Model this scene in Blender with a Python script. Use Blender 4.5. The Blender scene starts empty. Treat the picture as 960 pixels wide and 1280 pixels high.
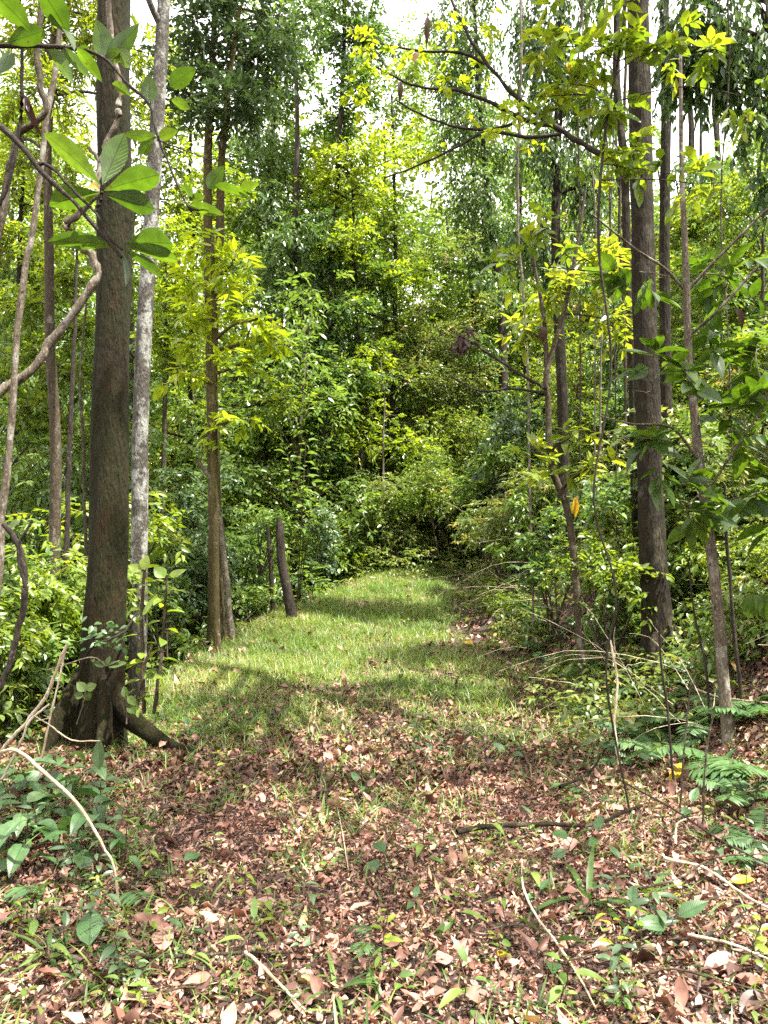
import bpy, math, random
import numpy as np
from mathutils import Vector, Matrix

RNG = np.random.default_rng(20240611)
PI = math.pi
# ------------------------------------------------------------------ scene / camera
scene = bpy.context.scene
COL = scene.collection
EYE = 1.55
FPX = 967.0                       # focal length in photo pixels (960 x 1280 frame)
PITCH = math.radians(4.8)
CP, SP = math.cos(PITCH), math.sin(PITCH)

cam_d = bpy.data.cameras.new('camera')
cam = bpy.data.objects.new('camera', cam_d)
COL.objects.link(cam)
cam.location = (0, 0, EYE)
cam.rotation_euler = (PI / 2 + PITCH, 0, 0)
cam_d.sensor_fit = 'VERTICAL'
cam_d.sensor_height = 36.0
cam_d.lens = FPX * 36.0 / 1280.0
cam_d.clip_start = 0.05
cam_d.clip_end = 2000
scene.camera = cam

SUN_EL, SUN_AZ = math.radians(65), math.radians(116)      # azimuth measured from +Y towards +X
SUN_DIR = np.array([math.sin(SUN_AZ) * math.cos(SUN_EL), math.cos(SUN_AZ) * math.cos(SUN_EL), math.sin(SUN_EL)])


def P(px, py, Y):
    """world point seen at photo pixel (px, py) at distance Y ahead of the camera"""
    u, v = (px - 480) / FPX, (640 - py) / FPX
    dy, dz = CP - v * SP, SP + v * CP
    s = Y / dy
    return np.array([u * s, Y, EYE + dz * s])


def mpp(Y):
    return Y / FPX


# ------------------------------------------------------------------ terrain
def vnoise(x, y, seed=0):
    """smooth value noise, vectorised"""
    x = np.asarray(x, float); y = np.asarray(y, float)
    xi, yi = np.floor(x).astype(np.int64), np.floor(y).astype(np.int64)
    fx, fy = x - xi, y - yi
    fx, fy = fx * fx * (3 - 2 * fx), fy * fy * (3 - 2 * fy)

    def h(a, b):
        n = (a * 374761393 + b * 668265263 + seed * 982451653) & 0xffffffff
        n = ((n ^ (n >> 13)) * 1274126177) & 0xffffffff
        return ((n ^ (n >> 16)) & 0xffff) / 65535.0
    return (h(xi, yi) * (1 - fx) + h(xi + 1, yi) * fx) * (1 - fy) + (h(xi, yi + 1) * (1 - fx) + h(xi + 1, yi + 1) * fx) * fy


def fbm(x, y, seed=0, o=4):
    s, a = 0, 0.5
    for k in range(o):
        s = s + a * vnoise(np.asarray(x) * 2 ** k, np.asarray(y) * 2 ** k, seed + k); a *= 0.5
    return s


def sst(a, b, x):
    t = np.clip((np.asarray(x, float) - a) / (b - a), 0, 1)
    return t * t * (3 - 2 * t)


def x_right(y):
    return np.interp(y, [-5, 6, 8.5, 14, 17, 22, 30, 60], [1.75, 1.8, 1.95, 1.65, 1.8, 2.6, 6, 16])


def x_left(y):
    return np.interp(y, [-5, 5, 9, 11, 14, 17, 21, 25, 40], [-2.9, -2.8, -3.15, -3.15, -2.85, -1.8, -0.25, 1.5, 8])


def z_path(y):
    return np.interp(y, [-50, 8, 10.8, 14, 17, 22, 24, 30, 36, 60, 200], [0, 0, .08, .5, 1.0, 1.72, 2.0, 4.6, 7.2, 15, 34])


def H(x, y):
    x = np.asarray(x, float); y = np.asarray(y, float)
    z = z_path(y)
    d = np.maximum(x - x_right(y), 0)
    bank = np.where(d < 1.2, .43 * d * d, .62 + 1.0 * (d - 1.2))
    bank = np.where(bank > 3.2, 3.2 + (bank - 3.2) * .42, bank)
    g = np.maximum(x_left(y) - x, 0)
    gul = sst(7.0, 12.0, y) * 2.4 * (1 - np.exp(-g * .75)) + (1 - sst(7, 12, y)) * .35 * (1 - np.exp(-g * .6))
    far_l = 0.22 * np.maximum(-x - 12, 0)
    n = (fbm(x * .9, y * .9, 3) - .47) * .16 + (fbm(x * 3.1, y * 3.1, 9, 3) - .44) * .06
    return z + bank - gul + far_l + n


def G(px, py, dz=0.0):
    """ground point under photo pixel"""
    u, v = (px - 480) / FPX, (640 - py) / FPX
    d = np.array([u, CP - v * SP, SP + v * CP])
    t = np.arange(1.2, 60, .02)
    pts = np.array([0, 0, EYE])[None] + t[:, None] * d[None]
    below = pts[:, 2] < H(pts[:, 0], pts[:, 1]) + dz
    k = np.argmax(below) if below.any() else len(t) - 1
    return pts[k]


# ------------------------------------------------------------------ mesh building
class MB:
    def __init__(s):
        s.v, s.f, s.t, s.uv, s.m, s.n, s.cm = [], [], [], [], [], 0, 0

    def add(s, V, F, tint=0.5, uv=None):
        V = np.asarray(V, np.float32).reshape(-1, 3)
        if not len(V):
            return
        s.v.append(V)
        for f in (F if isinstance(F, list) else [F]):
            s.f.append(np.asarray(f, np.int32) + s.n); s.m.append(np.full(len(f), s.cm, np.int32))
        s.t.append(np.broadcast_to(np.asarray(tint, np.float32), (len(V),)) if np.ndim(tint) < 2 else np.asarray(tint, np.float32).ravel())
        s.uv.append(np.zeros((len(V), 2), np.float32) if uv is None else np.asarray(uv, np.float32).reshape(-1, 2))
        s.n += len(V)

    def join(s, o, mat):
        for f in o.f: s.f.append(f + s.n); s.m.append(np.full(len(f), mat, np.int32))
        s.v += o.v; s.t += o.t; s.uv += o.uv; s.n += o.n

    def mesh(s, name, mats, smooth=True):
        me = bpy.data.meshes.new(name)
        V = np.concatenate(s.v)
        me.vertices.add(len(V)); me.vertices.foreach_set('co', V.ravel())
        loops = np.concatenate([f.ravel() for f in s.f])
        sizes = np.concatenate([np.full(len(f), f.shape[1], np.int32) for f in s.f])
        starts = np.concatenate([[0], np.cumsum(sizes)[:-1]]).astype(np.int32)
        me.loops.add(len(loops)); me.loops.foreach_set('vertex_index', loops)
        me.polygons.add(len(sizes)); me.polygons.foreach_set('loop_start', starts)
        me.polygons.foreach_set('use_smooth', np.full(len(sizes), smooth, bool))
        me.polygons.foreach_set('material_index', np.concatenate(s.m))
        a = me.attributes.new('tint', 'FLOAT', 'POINT'); a.data.foreach_set('value', np.concatenate(s.t).astype(np.float32))
        u = me.attributes.new('luv', 'FLOAT2', 'POINT'); u.data.foreach_set('vector', np.concatenate(s.uv).astype(np.float32).ravel())
        me.update(calc_edges=True)
        for m in (mats if isinstance(mats, (list, tuple)) else [mats]):
            me.materials.append(m)
        return me

    def build(s, name, mats, parent=None, smooth=True, loc=None):
        if not s.n:
            return None
        if loc is not None:
            for k in range(len(s.v)):
                s.v[k] = s.v[k] - np.asarray(loc, np.float32)
        o = bpy.data.objects.new(name, s.mesh(name, mats, smooth))
        COL.objects.link(o)
        if parent is not None:
            o.parent = parent
        elif loc is not None:
            o.location = [float(q) for q in loc]
        return o


def tag(o, label=None, cat=None, group=None, kind=None):
    if label: o['label'] = label
    if cat: o['category'] = cat
    if group: o['group'] = group
    if kind: o['kind'] = kind
    return o


def empty(name, loc, label, cat, group=None, rz=0.0):
    o = bpy.data.objects.new(name, None)
    COL.objects.link(o)
    o.location = [float(q) for q in loc]; o.rotation_euler = (0, 0, rz)
    o.empty_display_size = .1
    return tag(o, label, cat, group)


def copy_tree(root, loc, rz=0.0, sc=1.0, label=None, group=None, tilt=(0, 0)):
    r = root.copy(); COL.objects.link(r)
    r.location = [float(q) for q in loc]; r.rotation_euler = (tilt[0], tilt[1], rz)
    r.scale = (sc, sc, sc) if np.ndim(sc) == 0 else sc
    if label: r['label'] = label
    if group: r['group'] = group
    for ch in root.children:
        c = ch.copy(); COL.objects.link(c); c.parent = r
        for g in ch.children:
            d = g.copy(); COL.objects.link(d); d.parent = c
    return r


def norm(a):
    return a / np.maximum(np.linalg.norm(a, axis=-1, keepdims=True), 1e-9)


def tubes(mb, pts, rad, ns=4, tint=.5):
    """pts (N,K,3), rad (N,K): N tubes at once"""
    pts = np.asarray(pts, float); rad = np.asarray(rad, float)
    N, K, _ = pts.shape
    d = norm(np.gradient(pts, axis=1))
    ref = np.where(np.abs(d[..., 2:3]) > .9, np.array([1., 0, 0]), np.array([0, 0, 1.]))
    ref = np.broadcast_to(ref[:, :1], d.shape)
    a = norm(np.cross(d, ref)); b = np.cross(d, a)
    th = np.arange(ns) * 2 * PI / ns
    V = pts[:, :, None] + rad[:, :, None, None] * (np.cos(th)[:, None] * a[:, :, None] + np.sin(th)[:, None] * b[:, :, None])
    i = np.arange(N)[:, None, None] * K * ns; k = np.arange(K - 1)[None, :, None] * ns; s = np.arange(ns)[None, None]
    s2 = (s + 1) % ns
    F = np.stack([i + k + s, i + k + s2, i + k + ns + s2, i + k + ns + s], -1).reshape(-1, 4)
    t = np.broadcast_to(np.asarray(tint, float).reshape(-1, 1), (N, K * ns)) if np.ndim(tint) else tint
    mb.add(V.reshape(-1, 3), F, t if np.ndim(tint) == 0 else t.ravel())


def spline(pts, n):
    """Catmull-Rom through rows of pts (any columns)"""
    p = np.asarray(pts, float)
    p = np.vstack([2 * p[0] - p[1], p, 2 * p[-1] - p[-2]])
    t = np.linspace(0, len(p) - 3 - 1e-6, n)
    i = t.astype(int); f = (t - i)[:, None]
    a, b, c, d = p[i], p[i + 1], p[i + 2], p[i + 3]
    return .5 * (2 * b + (c - a) * f + (2 * a - 5 * b + 4 * c - d) * f ** 2 + (3 * b - a - 3 * c + d) * f ** 3)


def trunk_tube(mb, pts, rad, ns=18, bump=.05, seed=1, flare=(), freq=3.0, knots=0):
    """one thick trunk with an uneven surface; flare = [(angle, amount, height, sharpness)] buttresses"""
    pts = np.asarray(pts, float); rad = np.asarray(rad, float); K = len(pts)
    d = norm(np.gradient(pts, axis=0))
    a = norm(np.cross(d, np.array([0, 1., 0.001]))); b = np.cross(a, d)
    th = np.arange(ns) * 2 * PI / ns
    zz = pts[:, 2] - pts[0, 2]
    R = rad[:, None] * np.ones((K, ns))
    L = np.concatenate([[0], np.cumsum(np.linalg.norm(np.diff(pts, axis=0), axis=1))])
    n = np.zeros((K, ns))
    for o in range(3):
        q = freq * 2 ** o
        x = np.cos(th)[None] * q * .5 + 40; y = np.sin(th)[None] * q * .5 + 17
        n += .5 ** o * (vnoise(x + L[:, None] * q * .22, y + L[:, None] * q * .31, seed + o) - .5)
    R = R * (1 + bump * 2 * n)
    for (ang, am, hh, sh) in flare:
        R = R + am * np.exp(-zz / hh)[:, None] * np.maximum(np.cos(th - ang), 0)[None] ** sh
    kr = np.random.default_rng(seed)
    for k in range(knots):
        l0, t0 = kr.uniform(.15, .8) * L[-1], kr.uniform(0, 2 * PI)
        dl = (L - l0)[:, None] / .09; dt = np.angle(np.exp(1j * (th - t0)))[None] / .45
        R = R + rad[:, None] * .16 * np.exp(-dl ** 2 - dt ** 2)
    V = pts[:, None] + R[..., None] * (np.cos(th)[None, :, None] * a[:, None] + np.sin(th)[None, :, None] * b[:, None])
    k = np.arange(K - 1)[:, None] * ns; s = np.arange(ns)[None]; s2 = (s + 1) % ns
    F = np.stack([k + s, k + s2, k + ns + s2, k + ns + s], -1).reshape(-1, 4)
    mb.add(V.reshape(-1, 3), F, .5)


# ---- leaf templates: (u along, v across, faces)
def tmpl_simple():
    V = np.array([[0, 0], [.42, .5], [1, 0], [.42, -.5]])
    return V, [np.array([[0, 1, 2], [0, 2, 3]])]


def tmpl_fold():
    V = np.array([[0, 0], [.33, 0], [.7, 0], [1, 0], [.3, .47], [.68, .36], [.3, -.47], [.68, -.36]])
    return V, [np.array([[0, 4, 1], [0, 1, 6], [2, 5, 3], [2, 3, 7]]), np.array([[1, 4, 5, 2], [6, 1, 2, 7]])]


def tmpl_grid(nu, prof, nv=4):
    u = np.linspace(0, 1, nu + 1); v = np.linspace(-1, 1, nv + 1)
    V = np.stack([np.repeat(u, nv + 1), (np.array([prof(q) for q in u])[:, None] * v[None]).ravel() * .5], 1)
    i = np.arange(nu)[:, None] * (nv + 1); j = np.arange(nv)[None]
    F = np.stack([i + j, i + nv + 1 + j, i + nv + 2 + j, i + j + 1], -1).reshape(-1, 4)
    return V, [F]


def elliptic(u): return max(.012, (math.sin(PI * min(1, u) ** .85) ** .8) * (1 - .25 * u) * 1.12)
def obovate(u): return max(.03, math.sin(PI * u ** 1.45) ** .75 if 0 < u < 1 else .03)
def lanceol(u): return max(.01, (math.sin(PI * u ** .7)) ** .9 if 0 < u < 1 else .01)
def bladep(u): return max(.02, (1 - u) ** .6)


T_SIMPLE, T_FOLD = tmpl_simple(), tmpl_fold()
T_ELL = tmpl_grid(7, elliptic); T_OBO = tmpl_grid(9, obovate); T_LAN = tmpl_grid(6, lanceol, 2)
T_LITTER = tmpl_grid(4, elliptic, 2); T_BLADE = tmpl_grid(3, bladep, 1)
T_BLADE5 = tmpl_grid(7, lanceol, 2)


def leaves(mb, pos, d, up, L, W, T=T_SIMPLE, curl=.15, fold=.18, tint=.5, wav=0.0):
    pos = np.asarray(pos, float); N = len(pos)
    if N == 0: return
    d = norm(np.asarray(d, float)); up = np.asarray(up, float)
    s = norm(np.cross(d, up)); n = np.cross(s, d)
    L = np.broadcast_to(L, (N,)).astype(float); W = np.broadcast_to(W, (N,)).astype(float)
    curl = np.broadcast_to(curl, (N,)); fold = np.broadcast_to(fold, (N,))
    uv, F = T
    u, v = uv[:, 0][None], uv[:, 1][None]
    w = -curl[:, None] * u ** 2 * L[:, None] + fold[:, None] * np.abs(v) * W[:, None] * 2
    if wav:
        ph = RNG.uniform(0, 6.28, (N, 1))
        w = w + wav * W[:, None] * (np.sin(u * 7 + ph) * v * 2 + .5 * np.sin(u * 13 + ph * 2) * np.abs(v))
    uu = u * (1 - .25 * np.abs(curl[:, None]) * u)
    V = pos[:, None] + (uu * L[:, None])[..., None] * d[:, None] + (v * W[:, None])[..., None] * s[:, None] + w[..., None] * n[:, None]
    m = len(uv)
    off = np.arange(N)[:, None, None] * m
    Fs = [(f[None] + off).reshape(-1, f.shape[1]) for f in F]
    t = np.repeat(np.broadcast_to(tint, (N,)), m)
    mb.add(V.reshape(-1, 3), Fs, t, np.tile(uv, (N, 1)))


def rand_dir(rng, n, flat=1.0):
    d = rng.normal(size=(n, 3)); d[:, 2] *= flat
    return norm(d)


def clump(ml, mw, rng, c, r, n, L, asp=.42, per=8, T=T_SIMPLE, droop=.25, twr=.004, updir=.0, hang=0.0, tint_c=.5, tint_s=.22, jit=.45, face=0.0):
    """leafy twigs through an ellipsoid; c centre, r radii(3), n leaves of length L"""
    c = np.asarray(c, float); r = np.broadcast_to(np.asarray(r, float), (3,))
    nt = max(2, int(n / per))
    o = rand_dir(rng, nt) * rng.uniform(0, 1, (nt, 1)) ** .45
    # lumpy outline: push whole directions in and out
    lump = .72 + .55 * vnoise(o[:, 0] * 2.2 + 9 + c[0], o[:, 1] * 2.2 + o[:, 2] * 2.2 + 5 + c[2], 5)
    base = c + o * r * .78 * lump[:, None]
    d = norm(o * .8 + rand_dir(rng, nt, .5) * .75 + np.array([0, 0, updir - hang]))
    tl = np.minimum(rng.uniform(.35, .7, nt) * r.mean(), per * L * .42)
    k = np.linspace(0, 1, 4)
    pts = base[:, None] + d[:, None] * (k[None, :, None] * tl[:, None, None])
    pts[:, :, 2] -= (droop + hang) * tl[:, None] * k[None] ** 2 * rng.uniform(.5, 1.3, (nt, 1))
    if mw is not None and twr > 0:
        tubes(mw, pts, twr * np.array([1, .8, .6, .35])[None] * np.ones((nt, 1)), 3)
    # leaves along twigs
    tt = np.linspace(.12, 1, per)[None] + rng.uniform(-.05, .05, (nt, per))
    tt = np.clip(tt, 0, 1)
    lp = base[:, None] + d[:, None] * (tt * tl[:, None])[..., None]
    lp[:, :, 2] -= (droop + hang) * tl[:, None] * tt ** 2
    side = np.where(np.arange(per) % 2 == 0, 1., -1.)[None, :, None]
    lat = norm(np.cross(d, np.array([0, 0, 1.]) + rng.normal(size=(nt, 3)) * .25))[:, None]
    ld = d[:, None] * (.35 + .5 * tt[..., None]) + lat * side * (1.1 - .5 * tt[..., None]) + rng.normal(size=(nt, per, 3)) * .28
    ld[..., 2] -= droop * .6 + hang * 1.4
    up = np.array([0, 0, 1.]) + rng.normal(size=(nt, per, 3)) * jit
    if face: up = up + np.array([0, -face, 0])
    m = nt * per
    LL = L * rng.uniform(.6, 1.2, m)
    tw = np.repeat(np.clip(rng.normal(tint_c, tint_s * .7, nt), 0, 1), per)
    ti = np.clip(tw + rng.normal(0, tint_s * .6, m), 0, 1)
    leaves(ml, lp.reshape(-1, 3), ld.reshape(-1, 3), up.reshape(-1, 3), LL, LL * asp * rng.uniform(.85, 1.15, m), T,
           rng.uniform(.0, .35, m), rng.uniform(.05, .25, m), ti)


# ------------------------------------------------------------------ materials
def new_mat(name):
    m = bpy.data.materials.new(name); m.use_nodes = True
    nt = m.node_tree; nt.nodes.clear()
    return m, nt.nodes, nt.links, nt.nodes.new('ShaderNodeOutputMaterial')


def ramp(N, stops):
    r = N.new('ShaderNodeValToRGB')
    e = r.color_ramp.elements
    while len(e) < len(stops): e.new(.5)
    for q, (p, c) in zip(e, stops):
        q.position = p; q.color = (*c, 1)
    return r


def leaf_mat(name, stops, trans=.42, tcol=(1.35, 1.35, .62), rough=.36, veins=False, spec=.62, noise=.25):
    m, N, Lk, out = new_mat(name)
    at = N.new('ShaderNodeAttribute'); at.attribute_name = 'tint'
    oi = N.new('ShaderNodeObjectInfo')
    mm = N.new('ShaderNodeMath'); mm.operation = 'MULTIPLY_ADD'; mm.inputs[1].default_value = .24; mm.inputs[2].default_value = -.12
    Lk.new(oi.outputs['Random'], mm.inputs[0])
    ad = N.new('ShaderNodeMath'); ad.operation = 'ADD'; ad.use_clamp = True
    Lk.new(at.outputs['Fac'], ad.inputs[0]); Lk.new(mm.outputs[0], ad.inputs[1])
    r = ramp(N, stops); Lk.new(ad.outputs[0], r.inputs[0])
    col = r.outputs[0]
    geo = N.new('ShaderNodeNewGeometry')
    # blotches and small blemishes
    nz = N.new('ShaderNodeTexNoise'); nz.inputs['Scale'].default_value = 23; nz.inputs['Detail'].default_value = 3
    tc = N.new('ShaderNodeTexCoord'); Lk.new(tc.outputs['Object'], nz.inputs['Vector'])
    mr = N.new('ShaderNodeMapRange'); mr.inputs[1].default_value = .3; mr.inputs[2].default_value = .7
    mr.inputs[3].default_value = 1 - noise; mr.inputs[4].default_value = 1 + noise
    Lk.new(nz.outputs['Fac'], mr.inputs[0])
    mx = N.new('ShaderNodeMix'); mx.data_type = 'RGBA'; mx.blend_type = 'MULTIPLY'; mx.inputs[0].default_value = 1
    Lk.new(col, mx.inputs[6]); Lk.new(mr.outputs[0], mx.inputs[7]); col = mx.outputs[2]
    bs = N.new('ShaderNodeBsdfPrincipled')
    bump_in = None
    if veins:
        lu = N.new('ShaderNodeAttribute'); lu.attribute_name = 'luv'
        sx = N.new('ShaderNodeSeparateXYZ'); Lk.new(lu.outputs['Vector'], sx.inputs[0])
        ab = N.new('ShaderNodeMath'); ab.operation = 'ABSOLUTE'; Lk.new(sx.outputs[1], ab.inputs[0])
        # side veins: sin(u*k - |v|*q)
        a1 = N.new('ShaderNodeMath'); a1.operation = 'MULTIPLY'; a1.inputs[1].default_value = 70; Lk.new(sx.outputs[0], a1.inputs[0])
        a2 = N.new('ShaderNodeMath'); a2.operation = 'MULTIPLY_ADD'; a2.inputs[1].default_value = -52; Lk.new(ab.outputs[0], a2.inputs[0]); Lk.new(a1.outputs[0], a2.inputs[2])
        a3 = N.new('ShaderNodeMath'); a3.operation = 'SINE'; Lk.new(a2.outputs[0], a3.inputs[0])
        v1 = N.new('ShaderNodeMapRange'); v1.inputs[1].default_value = .86; v1.inputs[2].default_value = 1.0; v1.inputs[3].default_value = 0; v1.inputs[4].default_value = .55
        Lk.new(a3.outputs[0], v1.inputs[0])
        v2 = N.new('ShaderNodeMapRange'); v2.inputs[1].default_value = .012; v2.inputs[2].default_value = .03; v2.inputs[3].default_value = 1; v2.inputs[4].default_value = 0
        Lk.new(ab.outputs[0], v2.inputs[0])
        vm = N.new('ShaderNodeMath'); vm.operation = 'MAXIMUM'; Lk.new(v1.outputs[0], vm.inputs[0]); Lk.new(v2.outputs[0], vm.inputs[1])
        mv = N.new('ShaderNodeMix'); mv.data_type = 'RGBA'; mv.blend_type = 'MULTIPLY'
        Lk.new(vm.outputs[0], mv.inputs[0]); Lk.new(col, mv.inputs[6]); mv.inputs[7].default_value = (.62, .6, .5, 1); col = mv.outputs[2]
        bp = N.new('ShaderNodeBump'); bp.inputs['Strength'].default_value = .5; bp.inputs['Distance'].default_value = .004
        Lk.new(vm.outputs[0], bp.inputs['Height']); Lk.new(bp.outputs[0], bs.inputs['Normal'])
    if veins:
        ns_ = N.new('ShaderNodeTexNoise'); ns_.inputs['Scale'].default_value = 42; ns_.inputs['Detail'].default_value = 2
        Lk.new(tc.outputs['Object'], ns_.inputs['Vector'])
        rs_ = N.new('ShaderNodeMapRange'); rs_.inputs[1].default_value = .69; rs_.inputs[2].default_value = .73; Lk.new(ns_.outputs['Fac'], rs_.inputs[0])
        mb_s = N.new('ShaderNodeMix'); mb_s.data_type = 'RGBA'; Lk.new(rs_.outputs[0], mb_s.inputs[0]); Lk.new(col, mb_s.inputs[6]); mb_s.inputs[7].default_value = (.07, .045, .015, 1); col = mb_s.outputs[2]
    Lk.new(col, bs.inputs['Base Color'])
    bs.inputs['Roughness'].default_value = rough
    bs.inputs['Specular IOR Level'].default_value = spec
    tr = N.new('ShaderNodeBsdfTranslucent')
    tm = N.new('ShaderNodeMix'); tm.data_type = 'RGBA'; tm.blend_type = 'MULTIPLY'; tm.inputs[0].default_value = 1
    Lk.new(col, tm.inputs[6]); tm.inputs[7].default_value = (*tcol, 1); Lk.new(tm.outputs[2], tr.inputs['Color'])
    ms = N.new('ShaderNodeMixShader'); ms.inputs[0].default_value = trans
    Lk.new(bs.outputs[0], ms.inputs[1]); Lk.new(tr.outputs[0], ms.inputs[2]); Lk.new(ms.outputs[0], out.inputs[0])
    return m


def bark_mat(name, c1, c2, c3=None, patch_scale=3.0, patch=.5, soft=.06, stretch=.22, bump=.6, scale=16, rough=.85, moss=None, moss_amt=.5):
    """vertical-streaked bark c1..c2, patches of c3 (lichen), optional moss film"""
    m, N, Lk, out = new_mat(name)
    tc = N.new('ShaderNodeTexCoord')
    mp = N.new('ShaderNodeMapping'); mp.inputs['Scale'].default_value = (1, 1, stretch); Lk.new(tc.outputs['Object'], mp.inputs[0])
    n1 = N.new('ShaderNodeTexNoise'); n1.inputs['Scale'].default_value = scale; n1.inputs['Detail'].default_value = 8; n1.inputs['Roughness'].default_value = .68
    Lk.new(mp.outputs[0], n1.inputs['Vector'])
    r1 = ramp(N, [(.3, c1), (.68, c2)]); Lk.new(n1.outputs['Fac'], r1.inputs[0])
    col = r1.outputs[0]

    def layer(col, c, sc, thr, sf, det=6, seed=0.0, st=1.0):
        mp2 = N.new('ShaderNodeMapping'); mp2.inputs['Location'].default_value = (seed, seed * 1.7, seed * .3); mp2.inputs['Scale'].default_value = (1, 1, st)
        Lk.new(tc.outputs['Object'], mp2.inputs[0])
        n2 = N.new('ShaderNodeTexNoise'); n2.inputs['Scale'].default_value = sc; n2.inputs['Detail'].default_value = det; n2.inputs['Roughness'].default_value = .7
        Lk.new(mp2.outputs[0], n2.inputs['Vector'])
        rr = N.new('ShaderNodeMapRange'); rr.inputs[1].default_value = thr - sf; rr.inputs[2].default_value = thr + sf
        Lk.new(n2.outputs['Fac'], rr.inputs[0])
        mx = N.new('ShaderNodeMix'); mx.data_type = 'RGBA'; Lk.new(rr.outputs[0], mx.inputs[0]); Lk.new(col, mx.inputs[6]); mx.inputs[7].default_value = (*c, 1)
        return mx.outputs[2]
    if moss: col = layer(col, moss, 2.3, 1 - moss_amt, .12, 8, 3.1, .5)
    if c3: col = layer(col, c3, patch_scale, 1 - patch, soft, 6, 7.7, .6)
    col = layer(col, tuple(min(.6, q * 2.1) for q in c2), 70, .62, .04, 3, 5.3, .45)
    col = layer(col, tuple(q * .35 for q in c1), 34, .64, .05, 4, 1.3, .5)
    bs = N.new('ShaderNodeBsdfPrincipled'); Lk.new(col, bs.inputs['Base Color']); bs.inputs['Roughness'].default_value = rough
    bs.inputs['Specular IOR Level'].default_value = .25
    n3 = N.new('ShaderNodeTexNoise'); n3.inputs['Scale'].default_value = scale * 2.3; n3.inputs['Detail'].default_value = 6
    Lk.new(mp.outputs[0], n3.inputs['Vector'])
    ad = N.new('ShaderNodeMath'); ad.operation = 'ADD'; Lk.new(n1.outputs['Fac'], ad.inputs[0]); Lk.new(n3.outputs['Fac'], ad.inputs[1])
    bp = N.new('ShaderNodeBump'); bp.inputs['Strength'].default_value = bump; bp.inputs['Distance'].default_value = .03
    Lk.new(ad.outputs[0], bp.inputs['Height']); Lk.new(bp.outputs[0], bs.inputs['Normal'])
    Lk.new(bs.outputs[0], out.inputs[0])
    return m


LM = {
    'dark': leaf_mat('leaf_deep_green', [(0, (0.039, 0.080, 0.025)), (.5, (0.083, 0.156, 0.044)), (1, (0.185, 0.264, 0.065))], .45),
    'mid': leaf_mat('leaf_mid_green', [(0, (0.055, 0.105, 0.024)), (.5, (0.119, 0.201, 0.038)), (1, (0.234, 0.314, 0.062))], .42),
    'lime': leaf_mat('leaf_fresh_green', [(0, (0.075, 0.136, 0.019)), (.5, (0.156, 0.236, 0.030)), (1, (0.288, 0.338, 0.049))], .48, (1.6, 1.45, .4)),
    'yellow': leaf_mat('leaf_yellow_green', [(0, (0.120, 0.198, 0.024)), (.5, (0.251, 0.338, 0.035)), (1, (0.382, 0.426, 0.059))], .5, (1.5, 1.45, .3)),
    'olive': leaf_mat('leaf_olive_green', [(0, (0.064, 0.107, 0.029)), (.5, (0.143, 0.198, 0.044)), (.9, (0.271, 0.284, 0.074)), (1, (0.398, 0.242, 0.092))], .42),
    'teal': leaf_mat('leaf_bluish_green', [(0, (0.037, 0.069, 0.035)), (.5, (0.082, 0.137, 0.065)), (1, (0.162, 0.233, 0.116))], .36),
    'near': leaf_mat('leaf_large_veined', [(0, (0.037, 0.078, 0.012)), (.5, (0.066, 0.124, 0.019)), (1, (0.116, 0.171, 0.029))], .5, (1.5, 1.5, .35), .4, True),
    'broad': leaf_mat('leaf_broad_dusty', [(0, (.03, .075, .026)), (.5, (.06, .125, .04)), (1, (.12, .18, .075))], .25, (1.3, 1.4, .5), .38, True, .5),
    'fern': leaf_mat('fern_green', [(0, (0.037, 0.088, 0.029)), (.5, (0.074, 0.150, 0.047)), (1, (0.138, 0.220, 0.072))], .35, (1.3, 1.4, .6), .42),
    'grass': leaf_mat('grass_green', [(0, (0.050, 0.102, 0.021)), (.5, (0.119, 0.203, 0.038)), (.82, (0.218, 0.287, 0.065)), (1, (0.416, 0.351, 0.204))], .4, (1.4, 1.4, .45), .45),
    'litter': leaf_mat('dry_leaf_brown', [(0, (0.026, 0.013, 0.009)), (.25, (0.091, 0.041, 0.028)), (.5, (0.207, 0.098, 0.069)), (.75, (0.366, 0.202, 0.149)), (.92, (0.537, 0.377, 0.276)), (1, (0.561, 0.391, 0.140))], .12, (1.3, 1.0, .7), .5, False, .4, .35),
    'deadyellow': leaf_mat('dead_leaf_yellow', [(0, (.5, .3, .02)), (1, (.62, .42, .04))], .3, (1.2, 1.1, .5), .45, True),
    'deadpink': leaf_mat('dead_leaf_pinkish', [(0, (.3, .15, .12)), (1, (.46, .27, .22))], .12, (1.2, 1, .8), .5, True),
    'deaddark': leaf_mat('dead_leaf_dark', [(0, (.03, .015, .012)), (1, (.09, .045, .03))], .12, (1.2, 1, .8), .5),
}
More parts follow.
